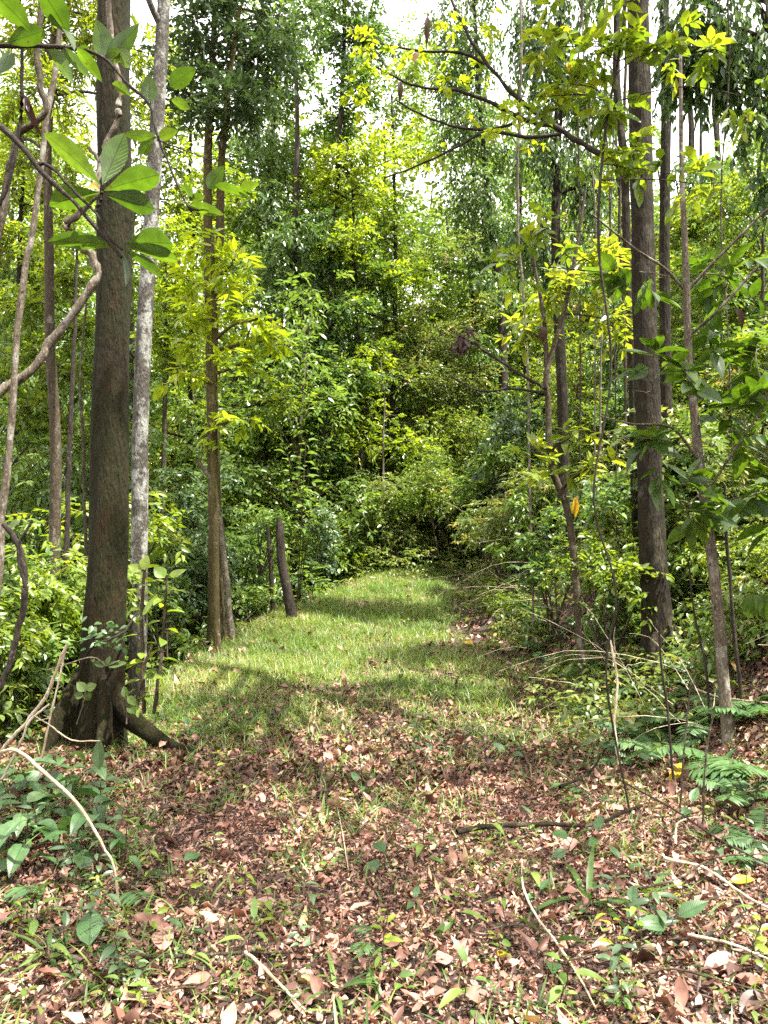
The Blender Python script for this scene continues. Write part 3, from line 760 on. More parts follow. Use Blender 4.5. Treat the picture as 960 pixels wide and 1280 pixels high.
# --- 4 trees and saplings at middle distance: (label, Y, trunk, bark, leaf, leaf length, clumps, options)
MID = [
    ('olive-barked tree with a flared foot standing at the drop, bluish leaves high up', 'tree', 13.6,
     [(272, 812, 13), (270, 770, 10.5), (269, 690, 9), (267, 560, 8), (264, 420, 7), (261, 300, 6), (260, 180, 5.5), (266, 60, 4), (272, -60, 3)], 'olivebark', 'teal', .15,
     [(250, 40, 0, 60, 50, 700), (320, 70, .5, 70, 45, 800), (230, 110, 0, 55, 40, 550), (295, 130, -.5, 55, 35, 600), (340, 20, 1, 70, 40, 600), (270, -60, 0, 90, 60, 900)],
     dict(stems=[[(267, 420, 5.5), (274, 330, 5.5), (277, 200, 5), (288, 90, 3.5), (300, 10, 2.5)]], flare=[(.6, .09, .3, 4), (2.9, .08, .3, 4), (4.6, .08, .3, 4)], knots=3)),
    ('thin pale stem leaning against the olive-barked tree at the drop', 'sapling', 13.4,
     [(292, 800, 4.5), (284, 730, 4), (274, 650, 3.6), (262, 600, 3), (246, 575, 2.3)], 'palestem', 'mid', .13,
     [(240, 560, 0, 26, 16, 70)], dict(limbs=False)),
    ('slim sapling with glowing yellow-green leaves in front of the olive-barked tree', 'sapling', 12.7,
     [(272, 830, 4.8), (269, 700, 4.4), (267, 560, 4.5), (268, 430, 4), (266, 340, 3), (268, 290, 2)], 'olivebark', 'yellow', .26,
     [(262, 312, 0, 36, 26, 60), (290, 330, -.3, 40, 26, 60), (235, 350, .2, 36, 24, 50), (320, 400, -.3, 42, 28, 62), (265, 385, .1, 48, 26, 70), (335, 425, .1, 30, 26, 36), (300, 455, 0, 46, 22, 56), (240, 415, 0, 44, 24, 50), (222, 465, 0, 34, 20, 36), (300, 525, -.2, 44, 12, 26), (265, 540, 0, 40, 10, 22)],
     dict(asp=.4, T=T_FOLD, per=6, jit=.3, tint=.6)),
    ('tall tree with sparse dark foliage against the sky above the track', 'tree', 24,
     [(415, 690, 9), (414, 500, 8), (412, 380, 7), (420, 230, 6), (428, 100, 5), (432, -20, 4)], 'brown', 'dark', .17,
     [(432, 40, 0, 50, 50, 900), (448, 110, 0, 40, 36, 560), (415, 150, 1, 40, 30, 420), (395, 20, 1, 40, 34, 380), (440, -40, 0, 90, 50, 900), (470, 55, 1, 40, 40, 420)], dict()),
    ('bright yellow-green bushy crown lit by the sun above the bend of the track', 'tree', 24,
     [(455, 690, 6), (452, 520, 5.5), (446, 380, 5), (440, 280, 4), (440, 220, 3)], 'brown', 'yellow', .13,
     [(430, 215, 0, 48, 30, 900), (460, 190, 0, 36, 22, 480), (405, 235, .2, 26, 24, 320), (455, 245, 0, 44, 22, 520), (500, 195, .5, 36, 24, 360), (430, 265, .3, 30, 16, 240), (410, 195, .3, 30, 16, 240)], dict(tint=.62, jit=.6)),
    ('layered mid green tree behind the bright yellow-green crown', 'tree', 25,
     [(492, 690, 6), (492, 500, 5.5), (494, 360, 5), (492, 230, 3.5), (490, 120, 2.5)], 'brown', 'lime', .13,
     [(480, 300, 0, 60, 22, 700), (455, 340, -.5, 56, 20, 640), (510, 350, 0, 50, 18, 520), (440, 385, -.4, 46, 22, 420), (500, 400, 0, 50, 18, 300), (490, 250, .4, 44, 20, 420), (495, 140, 1, 40, 40, 420), (520, 90, 1, 44, 40, 460), (450, 440, -.5, 40, 20, 300)], dict(tint=.35)),
    ('dark shaded tree wrapped in climbing leaves left of the bend', 'tree', 24,
     [(370, 690, 10), (368, 520, 9), (366, 360, 8), (372, 200, 6), (370, 80, 4)], 'dark', 'dark', .15,
     [(350, 330, 0, 36, 50, 1000), (395, 330, .5, 34, 60, 1000), (345, 430, 0, 40, 46, 900), (385, 430, 0, 40, 50, 900), (370, 500, -.5, 56, 30, 800), (340, 250, .5, 40, 34, 500), (330, 180, 1, 50, 40, 500)], dict(limbs=False, hang=.35)),
    ('tall dark column of vine-draped foliage with sky either side of it', 'tree', 27,
     [(632, 640, 13), (630, 500, 11), (626, 380, 9), (612, 260, 7), (600, 130, 5.5), (592, 0, 4), (588, -80, 3)], 'dark', 'dark', .16,
     [(585, 60, 0, 40, 50, 1100), (580, 150, 0, 42, 56, 1200), (595, 240, 0, 46, 46, 1100), (610, 310, .4, 46, 36, 800), (600, -30, 0, 60, 50, 1000), (625, 180, .4, 30, 50, 600), (560, 100, .5, 26, 40, 420), (555, 30, .6, 34, 40, 460)], dict(hang=.35, limbs=False)),
    ('olive fine-leaved tree leaning over the end of the track, yellowing at its top', 'tree', 25.5,
     [(545, 690, 5), (538, 600, 5), (530, 520, 4.4), (522, 450, 3.4), (515, 400, 2.2)], 'stem', 'olive', .1,
     [(500, 430, 0, 60, 26, 1100), (555, 420, .3, 56, 24, 1000), (470, 470, -.3, 50, 26, 800), (530, 480, 0, 70, 28, 1300), (590, 470, .4, 46, 28, 700), (500, 530, -.2, 50, 20, 300), (590, 540, .3, 40, 20, 300)], dict(tint=.42, jit=.6)),
    ('straight bare sapling stem in the middle of the thicket at the end of the track', 'sapling', 22.8,
     [(482, 712, 2.6), (480, 640, 2.3), (479, 560, 2), (480, 500, 1.6), (476, 450, 1.2)], 'palestem', 'lime', .15,
     [(465, 560, 0, 22, 10, 40), (495, 520, 0, 20, 10, 40), (478, 470, 0, 26, 12, 60)], dict(T=T_FOLD)),
    ('slender dark sapling on the bank with an elbow in its stem and bright leaves', 'sapling', 9.2,
     [(728, 700, 5), (712, 665, 4.5), (686, 582, 4.2), (684, 500, 3.8), (684, 470, 3.4), (705, 400, 3), (724, 310, 2.2), (733, 235, 1.5)], 'stem', 'lime', .2,
     [(668, 565, 0, 26, 14, 26), (712, 548, -.2, 30, 16, 30), (690, 590, -.2, 36, 12, 26), (735, 585, -.3, 34, 12, 26), (740, 330, .2, 50, 30, 120), (700, 360, .2, 44, 30, 100), (760, 400, .2, 44, 26, 80), (660, 410, .3, 40, 24, 70)],
     dict(asp=.34, T=T_FOLD, per=6, tint=.62, stems=[[(684, 480, 3.2), (680, 400, 2.6), (668, 330, 2), (662, 280, 1.4)]])),
    ('tree with hanging curtains of grey-green leaves left of the tall right trunk', 'tree', 14,
     [(706, 720, 8), (704, 560, 7), (700, 400, 6.5), (696, 250, 6), (698, 100, 5), (704, -40, 4)], 'brown', 'dark', .14,
     [(690, 60, 0, 50, 60, 760), (735, 110, .4, 40, 70, 760), (680, 180, 0, 46, 50, 560), (735, 230, .3, 36, 50, 480), (660, 30, .4, 40, 50, 420), (720, -40, 0, 90, 50, 900), (660, 290, .5, 46, 40, 360), (705, 320, .3, 40, 40, 360)], dict(hang=.7, droop=.5)),
    ('fresh green sunlit tree behind the lichen-patched sapling', 'tree', 16.5,
     [(905, 700, 7), (902, 520, 6), (896, 400, 5), (892, 300, 4), (890, 210, 3)], 'stem', 'lime', .14,
     [(890, 270, 0, 56, 36, 900), (930, 240, .4, 44, 40, 700), (870, 340, -.3, 50, 34, 720), (930, 330, 0, 50, 36, 720), (880, 410, 0, 56, 32, 760), (950, 410, .4, 46, 36, 600), (845, 290, .3, 30, 30, 320)], dict(tint=.55)),
    ('overhanging tree with drooping dark leaves in the top corner beside the right trunk', 'tree', 10.5,
     [(985, 800, 12), (980, 560, 11), (975, 300, 10), (968, 120, 8), (955, 0, 6), (940, -120, 4)], 'brown', 'dark', .15,
     [(870, 30, 0, 56, 44, 560), (930, 60, 0, 46, 50, 520), (850, 90, .5, 36, 30, 240), (900, -50, 0, 120, 60, 560), (895, 100, .3, 46, 34, 260), (950, 140, .2, 30, 44, 170), (965, 230, .3, 24, 36, 160)], dict(hang=.6, droop=.5)),
    ('feathery tree with narrow leaflets glowing in the corner above the mossy trunk', 'tree', 10.5,
     [(70, 800, 8), (66, 600, 7), (60, 400, 6), (62, 200, 5), (70, 60, 4), (76, -60, 3)], 'stem', 'lime', .14,
     [(30, 40, 0, 60, 50, 560), (95, 60, .3, 40, 50, 420), (60, 120, 0, 60, 36, 440), (110, 20, .5, 40, 40, 360), (20, 180, .3, 50, 40, 300), (160, 60, .8, 50, 50, 420), (60, -60, 0, 130, 60, 1000), (170, 140, 1, 36, 40, 240)], dict(asp=.24, per=12, tint=.62)),
    ('leafy tree with yellowish sunlit leaves filling the gap between mossy and pale trunks', 'tree', 17,
     [(205, 700, 6), (204, 560, 5.5), (206, 440, 5), (208, 360, 4), (210, 280, 3)], 'stem', 'yellow', .12,
     [(215, 340, 0, 40, 34, 720), (230, 390, 0, 44, 36, 800), (200, 430, 0, 36, 40, 620), (215, 290, .4, 36, 24, 420), (240, 450, .4, 40, 28, 460)], dict(tint=.4)),
    ('light green tree left of the mossy trunk with a see-through crown', 'tree', 15,
     [(82, 730, 5), (84, 600, 4.6), (90, 480, 4), (94, 380, 3), (96, 300, 2)], 'dark', 'lime', .13,
     [(80, 350, 0, 40, 24, 420), (40, 380, .3, 44, 28, 480), (90, 410, 0, 36, 26, 400), (30, 440, .2, 44, 26, 440), (85, 470, 0, 40, 26, 420), (40, 510, 0, 46, 26, 440), (90, 540, 0, 36, 26, 360), (60, 290, .5, 50, 30, 420)], dict(tint=.4)),
    ('tall tree with a ragged green crown against the sky left of centre', 'tree', 27,
     [(330, 690, 7), (332, 500, 6.5), (336, 300, 6), (342, 150, 4.5), (350, 30, 3)], 'brown', 'mid', .2,
     [(330, 120, 0, 50, 30, 500), (372, 90, 0, 40, 26, 360), (300, 190, 0, 50, 36, 620), (350, 210, 0, 50, 34, 620), (390, 180, 0, 40, 24, 360), (310, 260, 0, 50, 34, 560), (360, 20, 0, 60, 34, 460)], dict(tint=.6)),
    ('bushy tree whose light crown fills the sky behind the pale lichen trunk', 'tree', 21,
     [(236, 690, 7), (238, 500, 6), (240, 330, 5), (238, 200, 4), (240, 120, 3)], 'brown', 'lime', .15,
     [(215, 210, 0, 46, 40, 520), (180, 250, .3, 40, 36, 360), (250, 260, -.2, 46, 36, 560), (225, 150, .2, 40, 36, 460), (180, 180, .5, 30, 36, 300), (280, 230, .3, 40, 30, 420), (170, 330, .3, 40, 40, 420), (230, 80, .4, 40, 36, 360)], dict(tint=.55)),
    ('yellowish tree behind the feathery one at the far left', 'tree', 19,
     [(20, 690, 7), (22, 500, 6), (24, 330, 5), (28, 200, 4)], 'brown', 'lime', .14,
     [(20, 230, 0, 50, 40, 620), (70, 250, .3, 40, 36, 460), (85, 180, -.2, 40, 40, 460), (30, 160, .2, 40, 36, 420), (60, 330, .5, 50, 36, 460), (-20, 300, .3, 50, 40, 420)], dict(tint=.65)),
    ('pale green tree between the dark shaded one and the yellow-green crown', 'tree', 28,
     [(398, 690, 7), (400, 500, 6), (402, 330, 5), (405, 200, 4)], 'brown', 'lime', .18,
     [(395, 260, 0, 46, 36, 560), (420, 320, .3, 40, 36, 460), (360, 230, -.2, 46, 36, 460), (350, 150, .2, 40, 30, 300), (430, 160, .2, 40, 30, 300), (300, 300, .2, 46, 40, 420), (530, 400, .2, 46, 36, 420)], dict(tint=.5)),
    ('far tree with an airy crown in the sky gap right of centre', 'tree', 30,
     [(655, 690, 8), (654, 480, 7), (650, 330, 6), (650, 200, 4.5), (648, 100, 3)], 'brown', 'mid', .2,
     [(650, 230, 0, 40, 40, 420), (640, 330, 0, 50, 40, 560), (660, 140, 0, 40, 40, 420), (690, 380, 0, 50, 40, 560), (540, 330, 0, 44, 40, 560), (540, 190, 0, 40, 30, 300)], dict(tint=.55)),
]
for q, (lab, cat, Yd, trk, bk, lf, LL, cl, op) in enumerate(MID):
    if Yd > 14.5: trk = [(a[0], a[1], a[2] * .55, *a[3:]) for a in trk]
    if cat == 'tree' and Yd > 18:
        rc = np.random.default_rng(900 + q)
        x_b = trk[0][0]
        cl = list(cl)
        for cy_ in (300, 370, 440, 500, 560):
            for _ in range(2):
                cl.append((x_b + rc.normal(0, 34), cy_ + rc.uniform(-30, 30), rc.uniform(-1.2, .2), rc.uniform(26, 44), rc.uniform(14, 24), 190))
    if cat == 'tree': LL = LL * (1.38 if Yd > 18 else 1.2)
    op = dict(op); op.setdefault('dens', 1.5 if cat == 'tree' else 1.5); op.setdefault('twr', .0035 if Yd < 15 else .005)
    tree('sapling' if cat == 'sapling' else 'forest_tree', lab, cat, Yd, trk, BM[bk], cl, lf, LL, seed=100 + q, steps=max(24, len(trk) * 7), **op)

# --- far wood: one uncountable mass of foliage behind everything
mf, mfw = MB(), MB()
rg = np.random.default_rng(99)
for k in range(760):
    Yd = rg.uniform(29, 62)
    x = rg.uniform(-.62, .66) * Yd
    ztop = Yd * (.42 - (.16 if x / Yd > .33 else 0) + .10 * math.sin(x / Yd * 9 + 1) + .06 * math.sin(x / Yd * 23))
    zz = H(x, Yd) + (ztop * rg.uniform(0, 1) ** 1.1)
    r = rg.uniform(1.2, 2.6)
    clump(mf, None, rg, (x, Yd, zz), (r, r, r * .7), int(rg.uniform(230, 380)), .38, .5, 6, T_SIMPLE, .3, 0, 0, 0, rg.uniform(.25, .75), .2, .6)
for k in range(60):
    Yd = rg.uniform(28, 50); x = rg.uniform(-.55, .6) * Yd; z0 = float(H(x, Yd))
    hgt = rg.uniform(9, 20)
    tubes(mfw, [[(x + rg.normal(0, .2) * t, Yd, z0 + hgt * t) for t in np.linspace(0, 1, 6)]], [np.linspace(rg.uniform(.12, .26), .05, 6)], 7)
mf.join(mfw, 1)
tag(mf.build('distant_forest', [LM['mid'], BM['brown']], smooth=False), 'far green wood closing off the view behind the thicket', 'forest', kind='stuff')

# ------------------------------------------------------------------ shrubs (templates and copies)
def shrub_proto(name, leaf, L, asp, n, per, T, seed, shape=(.8, .8, .75), tint=.5, hang=0.1, stems=6, z0=.75, bark='stem', jit=.5):
    rg = np.random.default_rng(seed)
    e = empty(name, (0, 0, 0), '', '')
    mw_, ml_, mt = MB(), MB(), MB()
    tops = []
    for k in range(stems):
        a = rg.uniform(0, 2 * PI); r = rg.uniform(.2, .8)
        top = np.array([math.cos(a) * r * shape[0], math.sin(a) * r * shape[1], z0 + rg.uniform(-.25, .55) * shape[2]])
        q = spline(np.array([[rg.normal(0, .06), rg.normal(0, .06), -.15], top * .45 + rg.normal(size=3) * .06, top]), 9)
        tubes(mw_, q[None], np.linspace(.018, .005, 9)[None], 5); tops.append(top)
    for t in tops:
        clump(ml_, mt, rg, t, (.45 * shape[0], .45 * shape[1], .36 * shape[2]), n // stems, L, asp, per, T, .25, .003, .15, hang, tint, .22, jit)
    mw_.build('stem', BM[bark], e)
    ml_.join(mt, 1); ml_.build('foliage', [LM[leaf], BM['twig']], e, T is not T_SIMPLE)
    return e


PROTO = {
    'fine': shrub_proto('shrub', 'olive', .09, .42, 1500, 8, T_SIMPLE, 1),
    'fresh': shrub_proto('shrub', 'lime', .1, .4, 1100, 8, T_FOLD, 2, tint=.45),
    'glossy': shrub_proto('shrub', 'mid', .13, .42, 700, 7, T_FOLD, 3, tint=.55, jit=.35),
    'shade': shrub_proto('shrub', 'dark', .11, .45, 1100, 8, T_FOLD, 4, tint=.55),
    'long': shrub_proto('shrub', 'mid', .17, .3, 420, 6, T_FOLD, 5, tint=.6, hang=.25, jit=.35),
    'tall': shrub_proto('shrub', 'teal', .11, .4, 1500, 8, T_FOLD, 6, (.55, .55, 1.3), z0=1.1, stems=8),
}
used = set()


def put(kind, loc, sc, rz, label, cat, group, name=None, tilt=(0, 0)):
    p = PROTO[kind]
    if kind not in used:
        used.add(kind); o = p
        o.location = [float(q) for q in loc]; o.rotation_euler = (tilt[0], tilt[1], rz); o.scale = (sc, sc, sc) if np.ndim(sc) == 0 else sc
        o['label'] = label
    else:
        o = copy_tree(p, loc, rz, sc, label, None, tilt)
    o['category'] = cat
    if group: o['group'] = group
    elif 'group' in o: del o['group']
    return o


ZONES = [
    # zone group, label, [kinds], count, px range, Y range, height-offset range, scale range
    ('shrubs in the thicket closing off the end of the track', 'leafy shrub in the dense thicket that closes off the end of the track', ['fine', 'fine', 'fresh', 'shade', 'tall', 'glossy'], 44, (330, 720), (19, 27), (-.3, 2.6), (1.0, 2.0)),
    ('low shrubs at the very end of the track', 'low bright shrub right where the grassy track ends', ['fine', 'fresh', 'fine', 'glossy', 'fresh'], 44, (400, 660), (22.4, 29), (-.3, 1.0), (1.0, 2.0)),
    ('shrubs down the shaded drop left of the track', 'shrub growing down the shaded drop left of the track', ['shade', 'glossy', 'glossy', 'fresh', 'long', 'tall'], 64, (-60, 330), (10.5, 20), (-.3, 3.4), (.9, 1.7)),
    ('shrubs on the upper right bank', 'shrub among the tangle on the upper right bank', ['fine', 'fresh', 'long', 'glossy', 'shade', 'fine'], 96, (610, 1010), (8.9, 20), (-.3, 1.2), (.55, 1.3)),
    ('low plants on the slope of the right bank', 'low leafy plant on the open slope of the right bank', ['long', 'glossy', 'fresh', 'fine'], 150, (590, 1010), (6.5, 16), (-.3, -.1), (.32, .66)),
    ('shrubs massed left of the mossy trunk', 'shrub in the green mass left of the mossy trunk', ['glossy', 'fresh', 'long', 'glossy'], 44, (-90, 112), (6.2, 11), (-.3, 1.5), (.7, 1.3)),
]
rz_ = np.random.default_rng(41)
for (grp, lab, kinds, cnt, (a0, a1), (y0, y1), (h0, h1), (s0, s1)) in ZONES:
    for k in range(cnt):
        Yd = rz_.uniform(y0, y1); x = (rz_.uniform(a0, a1) - 480) / FPX * Yd
        if x_left(Yd) - .5 < x < x_right(Yd) + .5 and Yd < 22: continue
        if 755 < 480 + x / Yd * FPX < 870 and Yd < 8.6: continue
        put(kinds[k % len(kinds)], (x, Yd, float(H(x, Yd)) + rz_.uniform(h0, h1) * (1 if h1 < 0 else .6)), rz_.uniform(s0, s1), rz_.uniform(0, 6.28), lab, 'shrub', grp, tilt=(rz_.normal(0, .12), rz_.normal(0, .12)))

# ------------------------------------------------------------------ understorey trees (templates and copies)
def small_tree_proto(leaf, L, asp, n, T, seed, hgt=6.0, spread=1.6, low=.22, layers=9, tint=.5, hang=.1, jit=.5, bark='stem', per=8):
    rg = np.random.default_rng(seed)
    e = empty('understorey_tree', (0, 0, 0), '', '')
    mt, ml_, mw_ = MB(), MB(), MB()
    sp = spline(np.array([[0, 0, -.6, .06], [rg.normal(0, .1), rg.normal(0, .1), hgt * .3, .05], [rg.normal(0, .25), rg.normal(0, .25), hgt * .65, .035], [rg.normal(0, .35), rg.normal(0, .35), hgt * .97, .012]]), 22)
    trunk_tube(mt, sp[:, :3], sp[:, 3], 8, .06, seed)
    for k in range(layers):
        f = low + (1 - low) * (k + rg.uniform(0, .6)) / layers
        for h in range(rg.integers(2, 4)):
            a = rg.uniform(0, 2 * PI); rr = spread * (1.1 - .75 * max(0, f - .35)) * rg.uniform(.35, .9)
            st = sp[min(21, int(f * 19))]
            c = np.array([st[0] + math.cos(a) * rr, st[1] + math.sin(a) * rr, hgt * f + rr * .25])
            q = spline(np.array([st[:3], (st[:3] + c) / 2 + [0, 0, .12], c, c + (c - st[:3]) * .25]), 8)
            tubes(mt, q[None], np.linspace(.018, .004, 8)[None], 4)
            clump(ml_, mw_, rg, c, (spread * .52, spread * .52, spread * .3), int(n / layers / 2.5), L, asp, per, T, .25, .004, .1, hang, tint, .22, jit)
    mt.build('trunk', BM[bark], e)
    ml_.join(mw_, 1); ml_.build('crown', [LM[leaf], BM['twig']], e, T is not T_SIMPLE)
    return e


PROTO.update({
    'ut_lime': small_tree_proto('lime', .155, .4, 3600, T_FOLD, 21, 6.5, 1.7, tint=.4),
    'ut_mid': small_tree_proto('mid', .17, .4, 3200, T_FOLD, 22, 7.5, 1.9, tint=.55),
    'ut_olive': small_tree_proto('olive', .145, .42, 4200, T_FOLD, 23, 5.5, 1.8, tint=.5, jit=.6),
    'ut_dark': small_tree_proto('dark', .19, .42, 3600, T_FOLD, 24, 8.5, 1.6, tint=.55, hang=.4),
    'ut_long': small_tree_proto('mid', .19, .3, 1700, T_FOLD, 25, 5.5, 1.5, tint=.65, hang=.3, per=6),
})
UZ = [
    ('understorey trees behind the end of the track', 'small leafy understorey tree in the green wall behind the end of the track', ['ut_olive', 'ut_mid', 'ut_lime', 'ut_lime', 'ut_olive', 'ut_lime'], 84, (300, 720), (22, 34), (.7, 1.4)),
    ('understorey trees beyond the drop on the left', 'small leafy understorey tree beyond the shaded drop left of the track', ['ut_mid', 'ut_lime', 'ut_dark', 'ut_lime', 'ut_long'], 40, (-80, 380), (15, 28), (.7, 1.4)),
    ('understorey trees up the right bank', 'small leafy understorey tree up the bank beyond the right trunks', ['ut_lime', 'ut_mid', 'ut_olive', 'ut_long', 'ut_dark'], 30, (650, 1040), (13, 26), (.7, 1.35)),
]
for (u_, Yd, s_, kd, lab) in [(522, 25.6, .85, 'ut_lime', 'bright leafy young tree in the middle of the green wall above the grassy crest'), (562, 26.4, .9, 'ut_olive', 'olive bushy young tree right of the bright one above the grassy crest'),
                          (478, 25.8, .75, 'ut_lime', 'light green young tree by the straight bare sapling stem'), (600, 24.6, .7, 'ut_lime', 'light green young tree where the bank meets the green wall'), (430, 25.2, .72, 'ut_mid', 'leafy young tree above the far left edge of the grass')]:
    x = (u_ - 480) / FPX * Yd
    put(kd, (x, Yd, float(H(x, Yd))), s_, rz_.uniform(0, 6.28), lab, 'tree', None)
for (grp, lab, kinds, cnt, (a0, a1), (y0, y1), (s0, s1)) in UZ:
    for k in range(cnt):
        Yd = rz_.uniform(y0, y1); x = (rz_.uniform(a0, a1) - 480) / FPX * Yd
        u_ = 480 + x / Yd * FPX
        s_ = rz_.uniform(s0, s1)
        if 390 < u_ < 720 and Yd < 27.5:
            if Yd < 22 or k % 3 == 0: continue
            s_ *= .42
        elif u_ > 830: s_ *= .68
        elif 560 < u_ < 800 and Yd < 17: s_ *= .45
        elif 225 < u_ < 390 and Yd < 22:
            if k % 2: continue
            s_ *= .6
        put(kinds[k % len(kinds)], (x, Yd, float(H(x, Yd))), s_, rz_.uniform(0, 6.28), lab, 'tree', grp, tilt=(rz_.normal(0, .06), rz_.normal(0, .06)))

# ------------------------------------------------------------------ helpers for near plants
def px_tube(mb, rows, Y, ns=8, n=None):
    """rows (px, py, r_px [, dY])"""
    q = np.array([list(r) + [0] * (4 - len(r)) for r in rows], float)
    sp = spline(np.column_stack([[P(r[0], r[1], Y + r[3]) for r in q], q[:, 2] * mpp(Y)]), n or max(6, len(rows) * 6))
    K = len(sp); q_ = np.arange(K) * .9; sd_ = rows[0][0] * .37 + rows[0][1] * .11
    sp[:, 3] *= .85 + .4 * vnoise(q_ * .7 + sd_, q_ * 0 + 3, 4)
    sp[1:-1, 0] += (vnoise(q_ * .6 + sd_, q_ * 0 + 7, 5) - .5)[1:-1] * sp[1:-1, 3] * 1.0
    sp[1:-1, 2] += (vnoise(q_ * .6 + sd_, q_ * 0 + 9, 6) - .5)[1:-1] * sp[1:-1, 3] * 1.0
    tubes(mb, sp[None, :, :3], np.maximum(sp[None, :, 3], .0008), ns)
    return sp


def px_leaves(mb, rows, Y, T=T_OBO, curl=.12, fold=.12, tint=.5, up=(0, -1, .4)):
    """rows (base px, base py, tip px, tip py, width px [, base dY, tip dY, tint])"""
    for r in rows:
        r = list(r) + [0, 0, None][len(r) - 5:] if len(r) < 8 else list(r)
        a, b = P(r[0], r[1], Y + r[5]), P(r[2], r[3], Y + r[6])
        L = np.linalg.norm(b - a)
        ti = r[7] if r[7] is not None else np.clip(RNG.normal(tint, .15), 0, 1)
        u = np.array(up) + RNG.normal(size=3) * .15
        leaves(mb, [a], [b - a], [u], L * 1.04, r[4] * mpp(Y), T, curl, fold, ti)


def plant(mw_, ml_, stem, n, L, asp, T, rg, tint=.5, f0=.15, droop=.25, pairs=False, curl=(.1, .45), up_lift=.2):
    """leaves set along a stem (rows of xyz)"""
    stem = np.asarray(stem)[:, :3]
    t = np.linspace(f0, 1, n)
    k = t * (len(stem) - 1); i = np.minimum(k.astype(int), len(stem) - 2); f = (k - i)[:, None]
    p = stem[i] * (1 - f) + stem[i + 1] * f
    a = np.arange(n) * 2.4 + rg.uniform(0, 6)
    if pairs: a = (np.arange(n) // 2) * 1.5 + (np.arange(n) % 2) * PI + rg.uniform(0, 6)
    d = np.stack([np.cos(a), np.sin(a), rg.normal(up_lift, .2, n) + .5 * (t - .5)], 1)
    pet = L * .18
    tubes(mw_, np.stack([p, p + norm(d) * pet * .5, p + norm(d) * pet], 1), np.full((n, 3), .0016), 3)
    up = np.array([0, 0, 1.]) + rg.normal(size=(n, 3)) * .25
    ll = L * rg.uniform(.75, 1.15, n) * (1 - .35 * np.abs(t - .55))
    leaves(ml_, p + norm(d) * pet, d - np.array([0, 0, droop]), up, ll, ll * asp, T, rg.uniform(*curl, n), rg.uniform(.05, .22, n), np.clip(rg.normal(tint, .16, n), 0, 1))


def simple_thing(name, label, cat, parts, group=None, base=None):
    """parts: [(part name, MB, material)]"""
    e = empty(name, base, label, cat, group)
    for (pn, mb_, mt_) in parts:
        if mb_.n: mb_.build(pn, mt_, e, loc=base)
    return e


rn = np.random.default_rng(314)

# --- sapling just outside the frame on the left whose big-leaved boughs reach in front of the mossy trunk
mw_, ml_ = MB(), MB()
YB = 2.7
px_tube(mw_, [(-190, 1330, 11), (-175, 900, 10), (-150, 500, 9), (-120, 200, 8), (-80, -60, 6)], YB, 8)
px_tube(mw_, [(-140, 90, 4.5), (-60, 120, 4), (0, 156, 3.4), (46, 206, 3.0), (95, 255, 2.7), (152, 322, 2.2)], YB, 7)
px_tube(mw_, [(46, 206, 2.4), (62, 207, 2.4), (90, 236, 2.2), (121, 268, 2), (140, 300, 1.8), (153, 312, 1.5)], YB, 6)
px_tube(mw_, [(118, 265, 2), (125, 252, 2.2), (127, 240, 2.4)], YB, 6)
px_leaves(ml_, [(126, 232, 68, 166, 34, 0, .02), (128, 231, 152, 173, 32, 0, .06), (130, 238, 206, 212, 33, 0, -.1), (130, 243, 199, 258, 30, 0, -.02),
                (124, 240, 68, 250, 34, 0, .1), (150, 308, 68, 294, 26, 0, .05), (157, 305, 222, 298, 36, 0, -.08), (156, 309, 228, 318, 26, 0, -.03),
                (152, 314, 165, 358, 15, 0, 0), (155, 312, 206, 342, 18, 0, .05)], YB, T_OBO, .16, .14, .42, (0, .6, .8))
mdead = MB()
px_leaves(mdead, [(125, 238, 108, 227, 14, -.01, -.03)], YB, T_OBO, .6, .4, .5)
px_leaves(ml_, [(60, 20, 105, 46, 26, .0, -.1), (52, -12, 88, 40, 34, -.1, 0), (56, 38, 10, 52, 26), (60, 62, 103, 104, 24), (12, 62, 2, 98, 22), (96, 60, 128, 98, 18, .1, .2), (-10, -10, 40, 34, 34, -.1, 0)], 2.2, T_ELL, .2, .12, .35, (0, .6, .8))
simple_thing('sapling', 'sapling with big ribbed leaves in whorls hanging before the mossy trunk', 'sapling',
             [('stem', mw_, BM['dark']), ('foliage', ml_, LM['near']), ('dead_leaf', mdead, LM['deadyellow'])], base=P(-190, 1330, YB))

# --- thin bough with rounder leaves crossing the mossy trunk
mw_, ml_ = MB(), MB()
YB = 3.1
px_tube(mw_, [(-210, 1330, 8), (-190, 700, 7), (-150, 200, 6), (-110, 60, 5)], YB, 7)
px_tube(mw_, [(-150, 120, 4), (-60, 66, 3.4), (0, 57, 3), (50, 57, 2.6), (95, 60, 2.4), (128, 71, 2.2), (155, 100, 2), (186, 130, 1.8), (196, 168, 1.6), (215, 215, 1.4), (236, 258, 1.1), (262, 262, .9)], YB, 6)
px_tube(mw_, [(196, 175, 1), (230, 188, .9), (262, 200, .8)], YB, 5)
px_leaves(ml_, [(130, 70, 124, 28, 30), (134, 72, 175, 34, 26), (136, 74, 150, 62, 20), (148, 62, 166, 86, 20), (112, 62, 96, 66, 14), (186, 128, 187, 94, 22), (212, 108, 244, 84, 24), (140, 104, 166, 118, 15),
                (196, 172, 154, 167, 15), (198, 172, 222, 162, 16), (190, 178, 171, 192, 15), (260, 236, 279, 208, 20), (268, 232, 312, 240, 17), (236, 258, 282, 265, 18), (240, 250, 256, 244, 14), (228, 232, 246, 247, 12), (300, 236, 324, 228, 13), (214, 125, 240, 135, 15), (75, 60, 118, 96, 17)], YB, T_ELL, .14, .1, .55, (0, .6, .8))
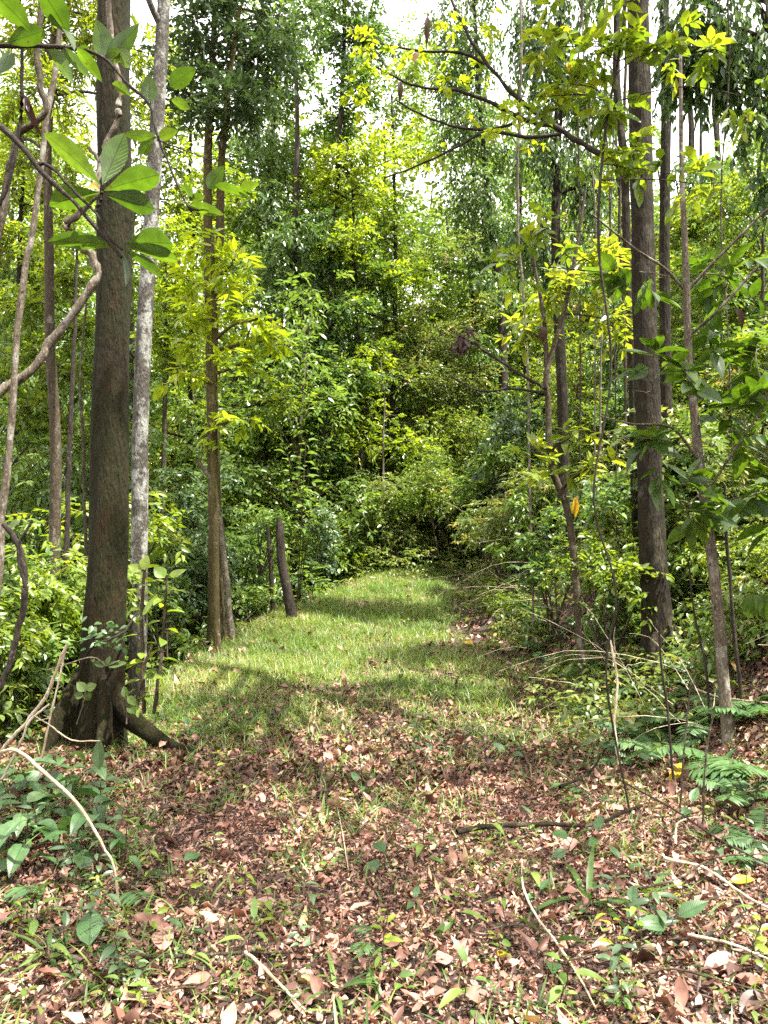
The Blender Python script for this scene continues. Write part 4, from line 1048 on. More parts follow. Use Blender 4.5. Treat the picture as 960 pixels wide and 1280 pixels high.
simple_thing('sapling', 'sapling with rounded leaves along a thin dark bough near the top of the mossy trunk', 'sapling',
             [('stem', mw_, BM['dark']), ('foliage', ml_, LM['near'])], base=P(-210, 1330, YB))

# --- liana looping across the mossy trunk
mw_ = MB()
px_tube(mw_, [(-60, 560, 5.6, -.9), (0, 490, 5.6, -.6), (42, 460, 5.4, -.5), (66, 428, 5.3, -.45), (98, 384, 5.2, -.4), (118, 356, 5, -.38), (121, 334, 4.8, -.36), (108, 312, 4.6, -.38), (88, 293, 4.4, -.4), (85, 280, 4.2, -.4), (102, 263, 4.2, -.36), (119, 243, 4, -.33), (126, 206, 3.8, -.31), (136, 175, 3.8, -.31), (147, 146, 3.8, -.32), (149, 110, 3.8, -.32), (140, 60, 3.6, -.31), (136, 10, 3.6, -.3), (144, -80, 3.4, -.28), (150, -300, 3, -.25)], 7.1, 9, 110)
px_tube(mw_, [(126, 206, 2, -.32), (116, 190, 2.6, -.33), (110, 184, 2.4, -.34)], 7.1, 6)
e = mw_.build('liana', BM['palestem'], loc=P(0, 490, 6.5)); tag(e, 'pale smooth liana looping up across the mossy trunk', 'liana')

for rows, Yv, bk, lab in [
    ([(-6, 760, 4.4), (2, 660, 4.4), (11, 560, 4.4), (20, 440, 4.3), (31, 330, 4.2), (42, 290, 4.1), (55, 170, 4), (70, 70, 3.8), (78, -40, 3.6), (86, -300, 3)], 5.6, 'palestem', 'pale straight vine stem rising at the edge left of the mossy trunk'),
    ([(-12, 330, 5), (6, 250, 5), (14, 200, 4.8), (24, 166, 4.6), (44, 154, 4.5), (57, 138, 4.4), (52, 112, 4.4), (48, 70, 4.2), (53, 0, 4), (60, -120, 3.6)], 5.2, 'stem', 'brown twisted vine with a hooked bend left of the mossy trunk'),
    ([(-8, 262, 2.6), (8, 236, 2.6), (24, 160, 2.6), (28, 70, 2.4), (20, -60, 2.2)], 5.0, 'dark', 'thin dark vine hanging at the edge left of the hooked one'),
    ([(-14, 880, 4), (4, 850, 4), (20, 795, 4), (33, 742, 3.8), (26, 690, 3.4), (4, 655, 3)], 5.4, 'dark', 'dark crooked stem bending among leaves below the pale vine'),
    ([(40, 650, 1.6), (22, 690, 1.9), (34, 738, 2)], 5.3, 'dark', 'thin dark shoot forking off above the crooked stem'),
    ([(78, 770, 3.4), (84, 640, 3.2), (88, 520, 2.8), (93, 420, 2.4), (96, 330, 1.8)], 9.5, 'dark', 'slim dark sapling stem seen just left of the mossy trunk'),
    ([(107, 700, 2.2, .0), (104, 560, 2), (100, 470, 1.6), (108, 380, 1.3)], 10, 'stem', 'second thin stem close left of the mossy trunk'),
]:
    mw_ = MB(); px_tube(mw_, rows, Yv, 8, 40)
    a = P(rows[0][0], rows[0][1], Yv)
    tag(mw_.build('vine', BM[bk], loc=a), lab, 'vine')
ml_ = MB()
px_leaves(ml_, [(30, 118, 44, 162, 11, 0, 0), (36, 140, 38, 120, 7)], 5.1, T_ELL, .5, .5, .4)
tag(ml_.build('hanging_leaf', LM['deaddark'], loc=P(32, 118, 5.1)), 'shrivelled dark dead leaf caught on the vines', 'leaf')

# --- bright leafy sapling beside the mossy trunk
mw_, ml_ = MB(), MB()
for rows, nl in [([(180, 892, 2.4), (178, 830, 2.2), (177, 760, 2), (181, 712, 1.6)], 17), ([(192, 892, 2.2), (200, 830, 2), (206, 770, 1.7), (208, 720, 1.3)], 15), ([(172, 890, 2), (176, 850, 1.8), (190, 806, 1.4)], 8)]:
    sp = px_tube(mw_, rows, 6.6, 6)
    plant(mw_, ml_, sp, nl, .17, .42, T_ELL, rn, .62, .12)
px_leaves(ml_, [(179, 712, 184, 694, 14), (176, 714, 160, 706, 12, 0, 0), (206, 722, 193, 708, 16), (210, 722, 232, 711, 10), (178, 770, 195, 742, 8)], 6.55, T_ELL, .1, .1, .8, (0, -1, .6))
simple_thing('sapling', 'young upright sapling with bright glossy leaves at the foot of the mossy trunk', 'sapling', [('stem', mw_, BM['stem']), ('foliage', ml_, LM['lime'])], base=P(184, 892, 6.6))

# --- small creeper sprigs in front of the mossy trunk
for rows, lv, lab in [
    ([(60, 838, 1), (90, 828, 1), (118, 822, 1), (132, 832, .9), (150, 826, .8)], [(118, 822, 113, 826, 8), (132, 832, 116, 827, 9), (134, 833, 158, 827, 9), (133, 831, 137, 820, 7)], 'thin sprig with yellow-green leaflets across the mossy trunk'),
    ([(96, 905, 1), (104, 880, 1), (108, 862, 1)], [(107, 864, 96, 852, 12), (108, 862, 120, 855, 12), (108, 866, 111, 876, 11), (104, 870, 92, 868, 10)], 'little sprig with pale whitish leaves before the base of the mossy trunk'),
    ([(158, 905, 1), (160, 880, 1), (158, 868, 1)], [(158, 872, 154, 858, 10), (160, 870, 170, 882, 10), (159, 882, 170, 892, 10)], 'pale leaf sprig between the roots of the mossy trunk'),
]:
    mw_, ml_ = MB(), MB()
    px_tube(mw_, rows, 6.3, 5); px_leaves(ml_, lv, 6.3, T_ELL, .15, .1, .7, (0, -1, .5))
    simple_thing('sprig', lab, 'sprig', [('stem', mw_, BM['twig']), ('foliage', ml_, LM['near'])], base=P(rows[0][0], rows[0][1], 6.3))
# dark ivy band round the trunk
mw_, ml_ = MB(), MB()
px_tube(mw_, [(96, 850, 1.6, -.2), (112, 812, 1.6, -.33), (135, 800, 1.6, -.36), (155, 790, 1.5, -.3), (168, 770, 1.3, -.1)], 7.1, 6)
cc = np.array([P(q, 795 + 12 * math.sin(q), 6.78) for q in np.linspace(106, 160, 46)]) + rn.normal(size=(46, 3)) * .035
leaves(ml_, cc, np.stack([rn.normal(0, 1, 46), rn.normal(-.6, .3, 46), rn.normal(-.3, .4, 46)], 1), np.array([0, -.7, .7]) + rn.normal(size=(46, 3)) * .3, rn.uniform(.05, .1, 46), rn.uniform(.03, .055, 46), T_FOLD, .2, .1, .4)
simple_thing('creeper', 'dark leafy creeper clasping the mossy trunk above its roots', 'creeper', [('stem', mw_, BM['dark']), ('foliage', ml_, LM['dark'])], base=P(96, 850, 6.9))

# --- dead pale stems arching on the left
for rows, Yv, lab in [
    ([(-10, 946, 3, .3), (10, 938, 3), (30, 944, 2.9), (60, 970, 2.8), (102, 1012, 2.5), (128, 1056, 2.2), (142, 1084, 2), (150, 1140, 1.6)], 3.9, 'long pale dead stem arching down to the litter below the mossy trunk'),
    ([(-12, 960, 3.2), (12, 928, 3.2), (36, 898, 3), (60, 866, 2.8), (72, 832, 2.6), (84, 806, 2.4)], 4.6, 'pale bent dead stem rising from the left edge, thickest of the straw-coloured ones'),
    ([(2, 974, 2.2), (24, 932, 2.1), (38, 900, 1.9), (62, 880, 1.6)], 4.5, 'thin pale dead stem crossing under the thickest straw-coloured one'),
    ([(52, 948, 1.8), (62, 900, 1.7), (74, 850, 1.6), (82, 812, 1.5)], 4.8, 'nearly upright pale dead stem before the roots of the mossy trunk'),
    ([(38, 892, 1.1), (60, 905, 1.1), (90, 925, 1.1), (125, 926, 1)], 4.4, 'hair-thin dead stem reaching across in front of the root'),
]:
    mw_ = MB(); px_tube(mw_, [(r[0], r[1], r[2] * .72, *r[3:]) for r in rows], Yv, 7, 40)
    tag(mw_.build('dead_cane', BM['straw'], loc=P(rows[0][0], rows[0][1], Yv)), lab, 'stem')

# --- broad-leaved plants at the lower left
BP = [((30, 1080), 3.3, 10, .22), ((75, 1030), 3.8, 10, .23), ((20, 985), 4.2, 10, .24), ((110, 985), 4.3, 8, .21), ((60, 975), 4.4, 10, .22), ((-10, 1045), 3.6, 10, .22), ((150, 1080), 3.35, 6, .15), ((18, 1050), 3.55, 8, .19), ((60, 1040), 3.6, 9, .2), ((95, 1062), 3.5, 8, .2), ((135, 1064), 3.55, 7, .17), ((40, 1000), 3.95, 9, .2), ((5, 1010), 3.9, 8, .19), ((90, 1010), 3.95, 8, .2), ((-40, 1060), 3.4, 8, .2), ((118, 1022), 3.9, 6, .16)]
for q, ((x_, y_), Yv, nl, LL) in enumerate(BP):
    g = G(x_, y_ + 12); mw_, ml_ = MB(), MB()
    st = spline(np.array([g - [0, 0, .02], g + [rn.normal(0, .03), rn.normal(0, .03), .13], g + [rn.normal(0, .06), rn.normal(0, .06), .27]]), 8)
    tubes(mw_, st[None], np.linspace(.005, .003, 8)[None], 5)
    plant(mw_, ml_, st, nl, LL, .46, T_ELL, rn, .5, .2, .2, curl=(.2, .6))
    simple_thing('broadleaf_plant', 'broad-leaved dark green plant in the shaded clump at the lower left', 'plant', [('stem', mw_, BM['stem']), ('foliage', ml_, LM['broad'])], 'broad-leaved plants at the lower left', g)
ml_, mw_ = MB(), MB()
g = G(112, 1190)
tubes(mw_, [[g - [0, 0, .02], g + [0, 0, .03], g + [0, .01, .07]]], [[.004, .003, .003]], 5)
px_leaves(ml_, [(112, 1182, 112, 1128, 30, -.05, .12, .55), (114, 1190, 148, 1188, 22, -.02, -.1, .1), (112, 1192, 86, 1190, 20, 0, 0, .1), (112, 1192, 110, 1236, 26, 0, -.2, .2), (114, 1190, 140, 1215, 24, 0, -.12, .15)], g[1], T_ELL, .2, .12, .5, (0, -.5, 1))
simple_thing('broadleaf_plant', 'low plant with one upright dull leaf over four dark ones in the litter', 'plant', [('stem', mw_, BM['stem']), ('foliage', ml_, LM['broad'])], base=g)
ml_ = MB(); px_leaves(ml_, [(124, 962, 123, 922, 15, 0, .05)], 5.0, T_ELL, .1, .15, .4, (0, -1, .4))
tag(ml_.build('leaf_shoot', LM['near'], loc=P(124, 962, 5.0)), 'single upright olive leaf standing before the roots of the mossy trunk', 'leaf')

# --- fallen pale log, dark post, etc.
mw_ = MB()
a, b = G(206, 815), G(284, 826)
q = spline(np.array([a + [0, 0, .1], (a * .6 + b * .4) + [0, .05, .12], b + [0, 0, .06]]), 14)
trunk_tube_flat(mw_, q, np.linspace(.09, .045, 14), 5)
tag(mw_.build('fallen_log', BM['palestem'], loc=a), 'short pale fallen log at the edge of the drop beyond the grass', 'log')
mw_ = MB()
a, b = G(196, 806), G(262, 812)
q = spline(np.array([a + [0, 0, .16], (a + b) / 2 + [0, .05, .22], b + [0, 0, .1]]), 12); tubes(mw_, q[None], np.linspace(.05, .03, 12)[None], 8)
tag(mw_.build('fallen_branch', BM['palestem'], loc=a), 'pale bent branch lying just behind the short fallen log', 'branch')
gp = G(366, 776); Yp = gp[1]
mw_ = MB()
sp = spline(np.array([list(P(367, 780, Yp)) + [7 * mpp(Yp)], list(P(360, 740, Yp)) + [6.2 * mpp(Yp)], list(P(352, 700, Yp)) + [5.6 * mpp(Yp)], list(P(350, 665, Yp)) + [5 * mpp(Yp)], list(P(349, 648, Yp)) + [2.6 * mpp(Yp)]]), 26)
trunk_tube(mw_, sp[:, :3], sp[:, 3], 12, .16, 8)
tag(mw_.build('dead_stump', BM['dark'], loc=gp), 'blackened crooked dead stump standing at the left edge of the grass', 'stump')
mw_ = MB()
sp = spline(np.array([list(P(342, 770, Yp + .6)) + [3.4 * mpp(Yp)], list(P(338, 700, Yp + .6)) + [3 * mpp(Yp)], list(P(334, 655, Yp + .6)) + [2 * mpp(Yp)]]), 16)
trunk_tube(mw_, sp[:, :3], sp[:, 3], 10, .16, 9)
tag(mw_.build('dead_stump', BM['dark'], loc=sp[0, :3]), 'thinner broken stub close behind the blackened crooked stump', 'stump')

for (x_, y_, Yv, hh, nl, LL, lab) in [(385, 752, 17.6, .9, 12, .34, 'plant with large pale shiny leaves right beside the blackened stump'), (402, 742, 18.6, .8, 11, .3, 'lower large-leaved plant just right of the one beside the stump'), (372, 600, 16.5, 3.2, 26, .32, 'tall leafy shoot with pale glossy leaves above the blackened stump')]:
    g = np.array([(x_ - 480) / FPX * Yv, Yv, 0]); g[2] = float(H(g[0], g[1]))
    mw_, ml_ = MB(), MB()
    for q in range(3):
        st = spline(np.array([g - [0, 0, .05], g + [rn.normal(0, .12), rn.normal(0, .12), hh * .55], g + [rn.normal(0, .3), rn.normal(0, .3), hh * rn.uniform(.8, 1.15)]]), 8)
        tubes(mw_, st[None], np.linspace(.014, .006, 8)[None], 5)
        plant(mw_, ml_, st, nl, LL, .4, T_ELL, rn, .7, .3, .2)
    simple_thing('broadleaf_plant', lab, 'plant', [('stem', mw_, BM['stem']), ('foliage', ml_, LM['mid'])], base=g)

# --- right side: lichen-patched sapling with big ribbed leaves
YS = 6.0
e = tree('sapling', 'slender lichen-patched sapling with large ribbed leaves on the right bank', 'sapling', YS,
         [(912, 935, 8.5), (905, 860, 7.6), (897, 780, 7.2), (885, 660, 6.4), (873, 560, 5.6), (863, 440, 5), (857, 340, 4.2), (853, 200, 3), (850, 60, 2)], BM['palestem'],
         [(820, 470, -.3, 40, 40, 32), (930, 520, -.2, 40, 50, 52), (900, 440, .1, 56, 40, 44), (820, 560, -.2, 30, 40, 28), (940, 620, -.2, 30, 46, 36), (860, 630, -.4, 40, 46, 32), (910, 350, .2, 56, 50, 44), (800, 340, .2, 50, 40, 28), (945, 440, -.2, 30, 40, 28)],
         'near', .24, .42, 5, T_ELL, seed=61, twr=.0035, ns=12, bump=.06, steps=60, jit=.4, tint=.45, droop=.35, knots=4, limb_r=.02,
         stems=[[(858, 365, 2.4), (830, 335, 2, -.1), (795, 312, 1.8, -.2), (740, 268, 1.2, -.3)], [(858, 365, 2.4), (890, 330, 2, -.1), (930, 290, 1.6, -.2), (970, 250, 1.2, -.3)], [(861, 420, 2), (900, 385, 1.8, -.2), (950, 330, 1.4, -.3)], [(876, 580, 2), (840, 535, 1.8, -.2), (790, 530, 1.3, -.3), (750, 520, 1, -.3)], [(880, 620, 1.8), (920, 560, 1.6, -.2), (960, 500, 1.2, -.3)]])
ml_ = MB()
px_leaves(ml_, [(942, 742, 938, 774, 26), (948, 742, 962, 776, 24), (840, 640, 836, 736, 0.1)], 5.4, T_ELL, .25, .12, .25, (0, -1, .3))
ml_.build('foliage', LM['near'], e, loc=np.array(e.location))
for rows, Yv, bk, lab in [
    ([(926, 870, 2.4), (915, 760, 2.1), (908, 660, 1.8), (906, 610, 1.4)], 6.3, 'dark', 'thin dark stem just behind the lichen-patched sapling'),
    ([(774, 955, 1.7), (768, 905, 1.6), (771, 850, 1.3), (763, 800, 1)], 5.6, 'straw', 'bare straw-coloured stalk standing among the ferns'),
    ([(842, 975, 1.6), (836, 900, 1.5), (824, 800, 1.4), (832, 720, 1)], 5.6, 'dark', 'dark bare stalk standing before the foot of the tall grey-brown trunk'),
    ([(888, 900, 1.7), (882, 830, 1.6), (868, 770, 1.3), (860, 700, 1)], 6.2, 'dark', 'crooked dark stalk between the right trunk and the lichen-patched sapling'),
    ([(850, 1010, 1.2), (856, 930, 1.1), (862, 860, 1)], 4.6, 'stem', 'hair-thin stalk rising past the big fern, left of the leaning one'),
    ([(878, 1030, 1.2), (882, 950, 1.1), (894, 880, 1)], 4.5, 'stem', 'hair-thin stalk leaning over the big fern'),
]:
    mw_ = MB(); px_tube(mw_, rows, Yv, 7, 24)
    q = P(rows[0][0], rows[0][1], Yv)
    tag(mw_.build('bare_stalk', BM[bk], loc=q), lab, 'stalk')

# --- leafy sapling in front of the tall right trunk
YS = 5.0
tree('sapling', 'thin sapling whose light green leaves spread before the top of the right trunk', 'sapling', YS,
     [(792, 950, 1.3), (758, 850, 1.3), (770, 740, 1.3), (742, 620, 1.3), (764, 460, 1.3), (748, 300, 1.9), (756, 170, 1.8), (775, 60, 1.6), (790, -60, 1.2)], BM['dark'],
     [(700, 50, .2, 40, 34, 60), (745, 60, 0, 36, 34, 50), (715, 105, .1, 36, 30, 46), (790, 45, 0, 40, 26, 56), (830, 60, -.1, 40, 30, 56), (885, 60, 0, 36, 30, 36), (765, 130, 0, 36, 28, 50), (790, 190, .1, 36, 40, 44), (745, 210, .1, 34, 30, 30), (690, 120, .2, 30, 26, 30), (670, 60, .4, 30, 30, 24), (820, 215, .2, 50, 22, 30), (870, 230, .2, 50, 26, 34), (930, 120, .1, 36, 40, 26), (760, -30, .1, 100, 36, 110), (640, 330, .5, 40, 34, 40), (690, 290, .4, 40, 30, 36)],
     'lime', .135, .42, 6, T_FOLD, seed=62, twr=.002, ns=10, steps=50, jit=.45, tint=.3, limb_r=.012, tint_s=.3)

# --- the low limb of the tall right trunk with yellow leaves
ml_, mw_, YB = MB(), MB(), 8.1
px_tube(mw_, [(800, 216, 4.4, .3), (775, 205, 3.8), (735, 184, 3.4), (696, 160, 3.2), (655, 128, 2.9), (620, 94, 2.6), (596, 62, 2.3), (574, 22, 2), (556, -20, 1.7)], YB, 8, 50)
px_tube(mw_, [(696, 158, 3), (655, 150, 2.6), (612, 128, 2.2), (570, 113, 1.9), (520, 108, 1.6), (470, 84, 1.1)], YB, 6)
px_tube(mw_, [(700, 168, 2.2), (660, 172, 2), (618, 164, 1.8), (566, 158, 1.6), (520, 140, 1.3), (495, 125, 1)], YB, 6)
px_tube(mw_, [(640, 155, 1.8), (600, 168, 1.6), (560, 190, 1.5), (520, 208, 1.2), (480, 222, .9)], YB, 6)
px_tube(mw_, [(606, 80, 2), (575, 66, 1.8), (530, 64, 1.6), (480, 55, 1.2), (440, 40, .8)], YB, 6)
for (cx, cy, rx, rz, nn) in [(600, 90, 24, 14, 34), (568, 100, 22, 12, 30), (640, 142, 26, 16, 46), (612, 168, 20, 10, 26), (540, 190, 24, 14, 34), (505, 62, 26, 16, 44), (460, 50, 24, 24, 54), (478, 105, 26, 18, 44), (520, 150, 20, 12, 26), (448, 90, 20, 16, 36), (500, 215, 22, 12, 26), (585, 148, 20, 8, 18), (560, 30, 26, 20, 40), (610, 30, 30, 20, 36), (670, 176, 22, 10, 18), (560, 66, 20, 10, 18), (445, 130, 22, 14, 36), (480, 160, 26, 14, 30)]:
    mm = mpp(YB)
    clump(ml_, mw_, rn, P(cx, cy, YB + rn.normal(0, .25)), (rx * mm, rx * mm, rz * mm), nn, .1, .45, 6, T_FOLD, .25, .0018, 0, .05, .55, .3, .5)
simple_thing('leafy_branch', 'dark forking branch with sparse yellow-green leaves reaching left from the tall right trunk', 'branch', [('stem', mw_, BM['dark']), ('foliage', ml_, LM['yellow'])], base=P(800, 216, 8.4))
# fine branch and the hanging dead leaves
mw_, ml_ = MB(), MB()
px_tube(mw_, [(684, 486, 2.2), (650, 468, 2), (615, 444, 1.7), (586, 426, 1.4), (574, 420, 1.1)], 9.1, 6)
px_tube(mw_, [(684, 492, 1.8), (640, 486, 1.6), (600, 488, 1.2), (560, 470, 1)], 9.1, 6)
c0 = P(576, 426, 9.1)
n = 42
leaves(ml_, c0 + rn.normal(size=(n, 3)) * [.05, .05, .07], np.stack([rn.normal(0, .6, n), rn.normal(0, .6, n), -np.ones(n)], 1), rn.normal(size=(n, 3)), rn.uniform(.1, .2, n), rn.uniform(.03, .06, n), T_LITTER, .4, .5, rn.uniform(0, 1, n), wav=.3)
simple_thing('dead_branch', 'bare twig with a clump of dangling dark dead leaves before the olive thicket', 'branch', [('stem', mw_, BM['dark']), ('dead_leaves', ml_, LM['deaddark'])], base=P(684, 486, 9.1))
for rows, Yv, mt_, lab in [
    ([(718, 622, 722, 648, 8, 0, 0), (721, 620, 716, 640, 6, 0, 0)], 8.6, 'deadyellow', 'withered yellow leaf dangling from the elbowed sapling'),
    ([(522, 66, 517, 76, 8, 0, 0)], 7.9, 'deadpink', 'small reddish leaf caught on the forking branch'),
    ([(534, 20, 534, 52, 8, 0, 0)], 7.9, 'deaddark', 'grey dead leaf hanging from the forking branch near the top'),
    ([(499, 102, 502, 124, 8, 0, 0)], 7.9, 'deaddark', 'dark curled dead leaf hanging below the forking branch'),
    ([(710, 78, 712, 88, 7, 0, 0)], 4.9, 'deadyellow', 'tiny orange leaf among the light green ones before the vines'),
    ([(918, 385, 936, 410, 11, 0, 0)], 6.0, 'deaddark', 'dark withered leaf hanging beside the lichen-patched sapling'),
    ([(676, 408, 682, 428, 11, 0, 0)], 9, 'deaddark', 'brown withered leaf hanging from the elbowed sapling'),
]:
    ml_ = MB(); px_leaves(ml_, rows, Yv, T_ELL, .4, .35, .5, (0, -1, .3))
    tag(ml_.build('dead_leaf', LM[mt_], loc=P(rows[0][0], rows[0][1], Yv)), lab, 'leaf')

# --- hanging vines
for k in range(8):
    x0 = rn.choice([rn.uniform(640, 790), rn.uniform(680, 800), rn.uniform(830, 960)]); Yv = rn.uniform(9, 14)
    y1 = 640.0; sway = rn.normal(0, 12)
    rows = [(x0, y1, rn.uniform(.9, 2))]
    for t in (.25, .5, .75, 1):
        rows.append((x0 + sway * t + rn.normal(0, 7), y1 + (-120 - y1) * t, rows[0][2] * rn.uniform(.9, 1.15), rn.normal(0, .15)))
    g0 = P(x0, y1, Yv); rows[0] = (x0, 721 + FPX * (EYE - float(H(g0[0], Yv)) + .1) / Yv, rows[0][2])
    mw_ = MB(); px_tube(mw_, rows, Yv, 5, 40)
    tag(mw_.build('hanging_vine', BM['stem' if k % 3 else 'palestem'], loc=P(*rows[0][:2], Yv)), 'thin bare vine hanging from the canopy near the right trunks', 'vine', 'vines hanging near the right trunks')

# --- tangle of thin dead stems on the bank and in the thicket (uncountable)
mt = MB()
n = 1300
yy = rn.uniform(6.2, 23, n)
xx = x_right(yy) + rn.uniform(.4, 6.5, n)
sel = rn.uniform(size=n) < .35
xx[sel] = (x_left(yy) - rn.uniform(.5, 6, n))[sel]
ln = rn.uniform(.5, 1.9, n); a = rn.uniform(0, 2 * PI, n); el = rn.uniform(-.1, 1.1, n)
k = np.linspace(0, 1, 7)[None]
arc = rn.uniform(.1, .6, (n, 1))
X_ = xx[:, None] + np.cos(a)[:, None] * ln[:, None] * k; Y_ = yy[:, None] + np.sin(a)[:, None] * ln[:, None] * k
Z_ = H(xx, yy)[:, None] + rn.uniform(0, .5, (n, 1)) + (np.sin(el)[:, None] * k - arc * k ** 2) * ln[:, None]
W_ = np.stack([X_, Y_, Z_], -1) + np.cumsum(rn.normal(0, .012, (n, 7, 3)), axis=1)
tubes(mt, W_, rn.uniform(.0015, .0048, (n, 1)) * np.linspace(1, .4, 7)[None], 4)
tag(mt.build('dead_stems', BM['straw']), 'tangle of thin pale dead stems over the bank and the drop', 'dead stems', kind='stuff')

# ------------------------------------------------------------------ ferns
def fern_proto(n, L, seed, pin=15, droop=.55):
    rg = np.random.default_rng(seed)
    e = empty('fern', (0, 0, 0), '', 'fern')
    mws = []
    for k in range(n):
        a = k * 2.4 + rg.uniform(-.3, .3); el = rg.uniform(.35, .95); LL = L * rg.uniform(.75, 1.1)
        t = np.linspace(0, 1, 10)
        ph = el - droop * 1.6 * t
        r = np.concatenate([[0], np.cumsum(np.cos(ph)[1:] * LL / 9)]); z = np.concatenate([[0], np.cumsum(np.sin(ph)[1:] * LL / 9)])
        q = np.stack([r * math.cos(a), r * math.sin(a), z], 1)
        mb_ = MB(); mb_.cm = 1
        tubes(mb_, q[None], np.linspace(.0028, .0008, 10)[None], 4)
        mb_.cm = 0
        tt = np.linspace(.2, .98, pin); kk = tt * 9; i = np.minimum(kk.astype(int), 8); f = (kk - i)[:, None]
        p = q[i] * (1 - f) + q[i + 1] * f; dr = norm(q[i + 1] - q[i])
        lat = norm(np.cross(dr, [0, 0, 1.])); upn = np.cross(lat, dr)
        pl = LL * .36 * np.sin(PI * (.12 + .84 * (1 - tt) ** .75)) + .01
        for sgn in (1, -1):
            d = lat * sgn + dr * .38 - upn * .12 + rg.normal(size=(pin, 3)) * .06
            leaves(mb_, p, d, upn + rg.normal(size=(pin, 3)) * .12, pl, np.maximum(pl * .24, .007), T_FOLD, .22, .08, np.clip(rg.normal(.5, .16, pin), 0, 1))
        mb_.build('frond', [LM['fern'], BM['twig']], e)
    return e


fp = [fern_proto(6, .46, 1), fern_proto(5, .36, 2), fern_proto(7, .55, 3, 18), fern_proto(4, .26, 4, 11)]
FERNS = [  # px, py, proto, scale, label, group
    (905, 955, 2, .72, 'big bright fern spreading below the lichen-patched sapling', None),
    (955, 975, 1, .95, 'fern at the edge below the lichen-patched sapling, fronds pointing down', None),
    (805, 925, 0, .8, 'bluish fern beside the straw-coloured stalk', None),
    (855, 900, 2, .62, 'fern with upright fronds before the right trunk', None),
    (790, 955, 1, .7, 'low fern in front of the bluish one by the stalk', None),
    (955, 1055, 1, .7, 'small fern low at the edge under the big bright one', None),
    (745, 1000, 3, .9, 'small fern lying over the sticks at the foot of the bank', None),
    (745, 900, 0, .55, 'fern at the edge of the track left of the straw-coloured stalk', None),
    (950, 900, 0, .7, 'fern half behind the lichen-patched sapling at the edge', None),
    (830, 945, 0, .85, 'wide fern filling the gap between the stalk and the lichen-patched sapling', None),
    (885, 905, 2, .7, 'fern with pale arching fronds right behind the big bright one', None),
    (930, 1000, 0, .6, 'fern half spread over litter below the big bright one', None),
    (470, 1180, 3, .45, 'small fern sprig in the litter low in the middle of the track', None),
    (155, 1120, 3, .9, 'fern sprig in the litter right of the broad-leaved clump', None),
    (15, 600 + 520, 3, .8, 'fern sprig under the broad-leaved clump at the edge', None),
]
usedf = set()


def put_fern(pi, g, sc, rz, lab, grp, tilt):
    if pi not in usedf:
        usedf.add(pi); o = fp[pi]; o.location = [float(q) for q in g]; o.rotation_euler = (tilt[0], tilt[1], rz); o.scale = (sc,) * 3; o['label'] = lab
    else:
        o = copy_tree(fp[pi], g, rz, sc, lab, None, tilt)
    if grp: o['group'] = grp
    elif 'group' in o: del o['group']


for (x_, y_, pi, sc, lab, grp) in FERNS:
    put_fern(pi, G(x_, y_), sc * 1.3, rn.uniform(0, 6.28), lab, grp, (rn.normal(0, .1), rn.normal(0, .1)))
for k in range(70):
    x_, y_ = (rn.uniform(600, 960), rn.uniform(680, 900)) if k < 54 else (rn.uniform(680, 960), rn.uniform(960, 1180))
    g = G(x_, y_)
    if g[0] < x_right(g[1]) + .1: continue
    put_fern(int(rn.integers(0, 4)), g, rn.uniform(.5, 1.0), rn.uniform(0, 6.28), 'fern scattered over the right bank among other low growth', 'ferns scattered over the right bank', (rn.normal(0, .15), -.2 + rn.normal(0, .12)))

# ------------------------------------------------------------------ seedlings
def seedling_proto(nl, L, asp, leaf, T, seed, hgt=.12, tint=.55, pairs=True):
    rg = np.random.default_rng(seed)
    e = empty('seedling', (0, 0, 0), '', 'seedling')
    mw_, ml_ = MB(), MB()
    st = spline(np.array([[0, 0, -.02], [rg.normal(0, .01), rg.normal(0, .01), hgt * .5], [rg.normal(0, .02), rg.normal(0, .02), hgt]]), 7)
    tubes(mw_, st[None], np.linspace(.0025, .0014, 7)[None], 4)
    plant(mw_, ml_, st, nl, L, asp, T, rg, tint, .3, .1, pairs)
    mw_.build('stem', BM['stem'], e); ml_.build('foliage', LM[leaf], e)
    return e


sp_ = [seedling_proto(6, .07, .42, 'lime', T_ELL, 1), seedling_proto(8, .05, .5, 'mid', T_ELL, 2, .1), seedling_proto(5, .11, .3, 'mid', T_LAN, 3, .16, pairs=False), seedling_proto(9, .06, .4, 'lime', T_ELL, 4, .2), seedling_proto(4, .13, .46, 'broad', T_ELL, 5, .1), seedling_proto(10, .09, .36, 'teal', T_ELL, 6, .26)]
useds = set()
SG = [('seedlings sprinkled over the leaf litter of the track', 'tiny green seedling sprouting from the leaf litter on the track', 70, (150, 720), (930, 1275)),
      ('seedlings at the lower left edge', 'green seedling in the grassy litter at the lower left edge', 36, (0, 190), (1000, 1275)),
      ('seedlings on the litter at the lower right', 'green seedling among sticks and litter at the foot of the bank', 36, (690, 955), (960, 1275)),
      ('seedlings at the far edge of the litter', 'leafy seedling where the litter gives way to grass', 46, (210, 760), (850, 960))]
for (grp, lab, cnt, (a0, a1), (c0_, c1_)) in SG:
    for k in range(cnt):
        pi = int(rn.integers(0, 6)); g = G(rn.uniform(a0, a1), rn.uniform(c0_, c1_)); sc = rn.uniform(.55, 1.25)
        if pi not in useds:
            useds.add(pi); o = sp_[pi]; o.location = [float(q) for q in g]; o.scale = (sc,) * 3; o['label'] = lab; o['group'] = grp
        else:
            copy_tree(sp_[pi], g, rn.uniform(0, 6.28), sc, lab, grp, (rn.normal(0, .15), rn.normal(0, .15)))

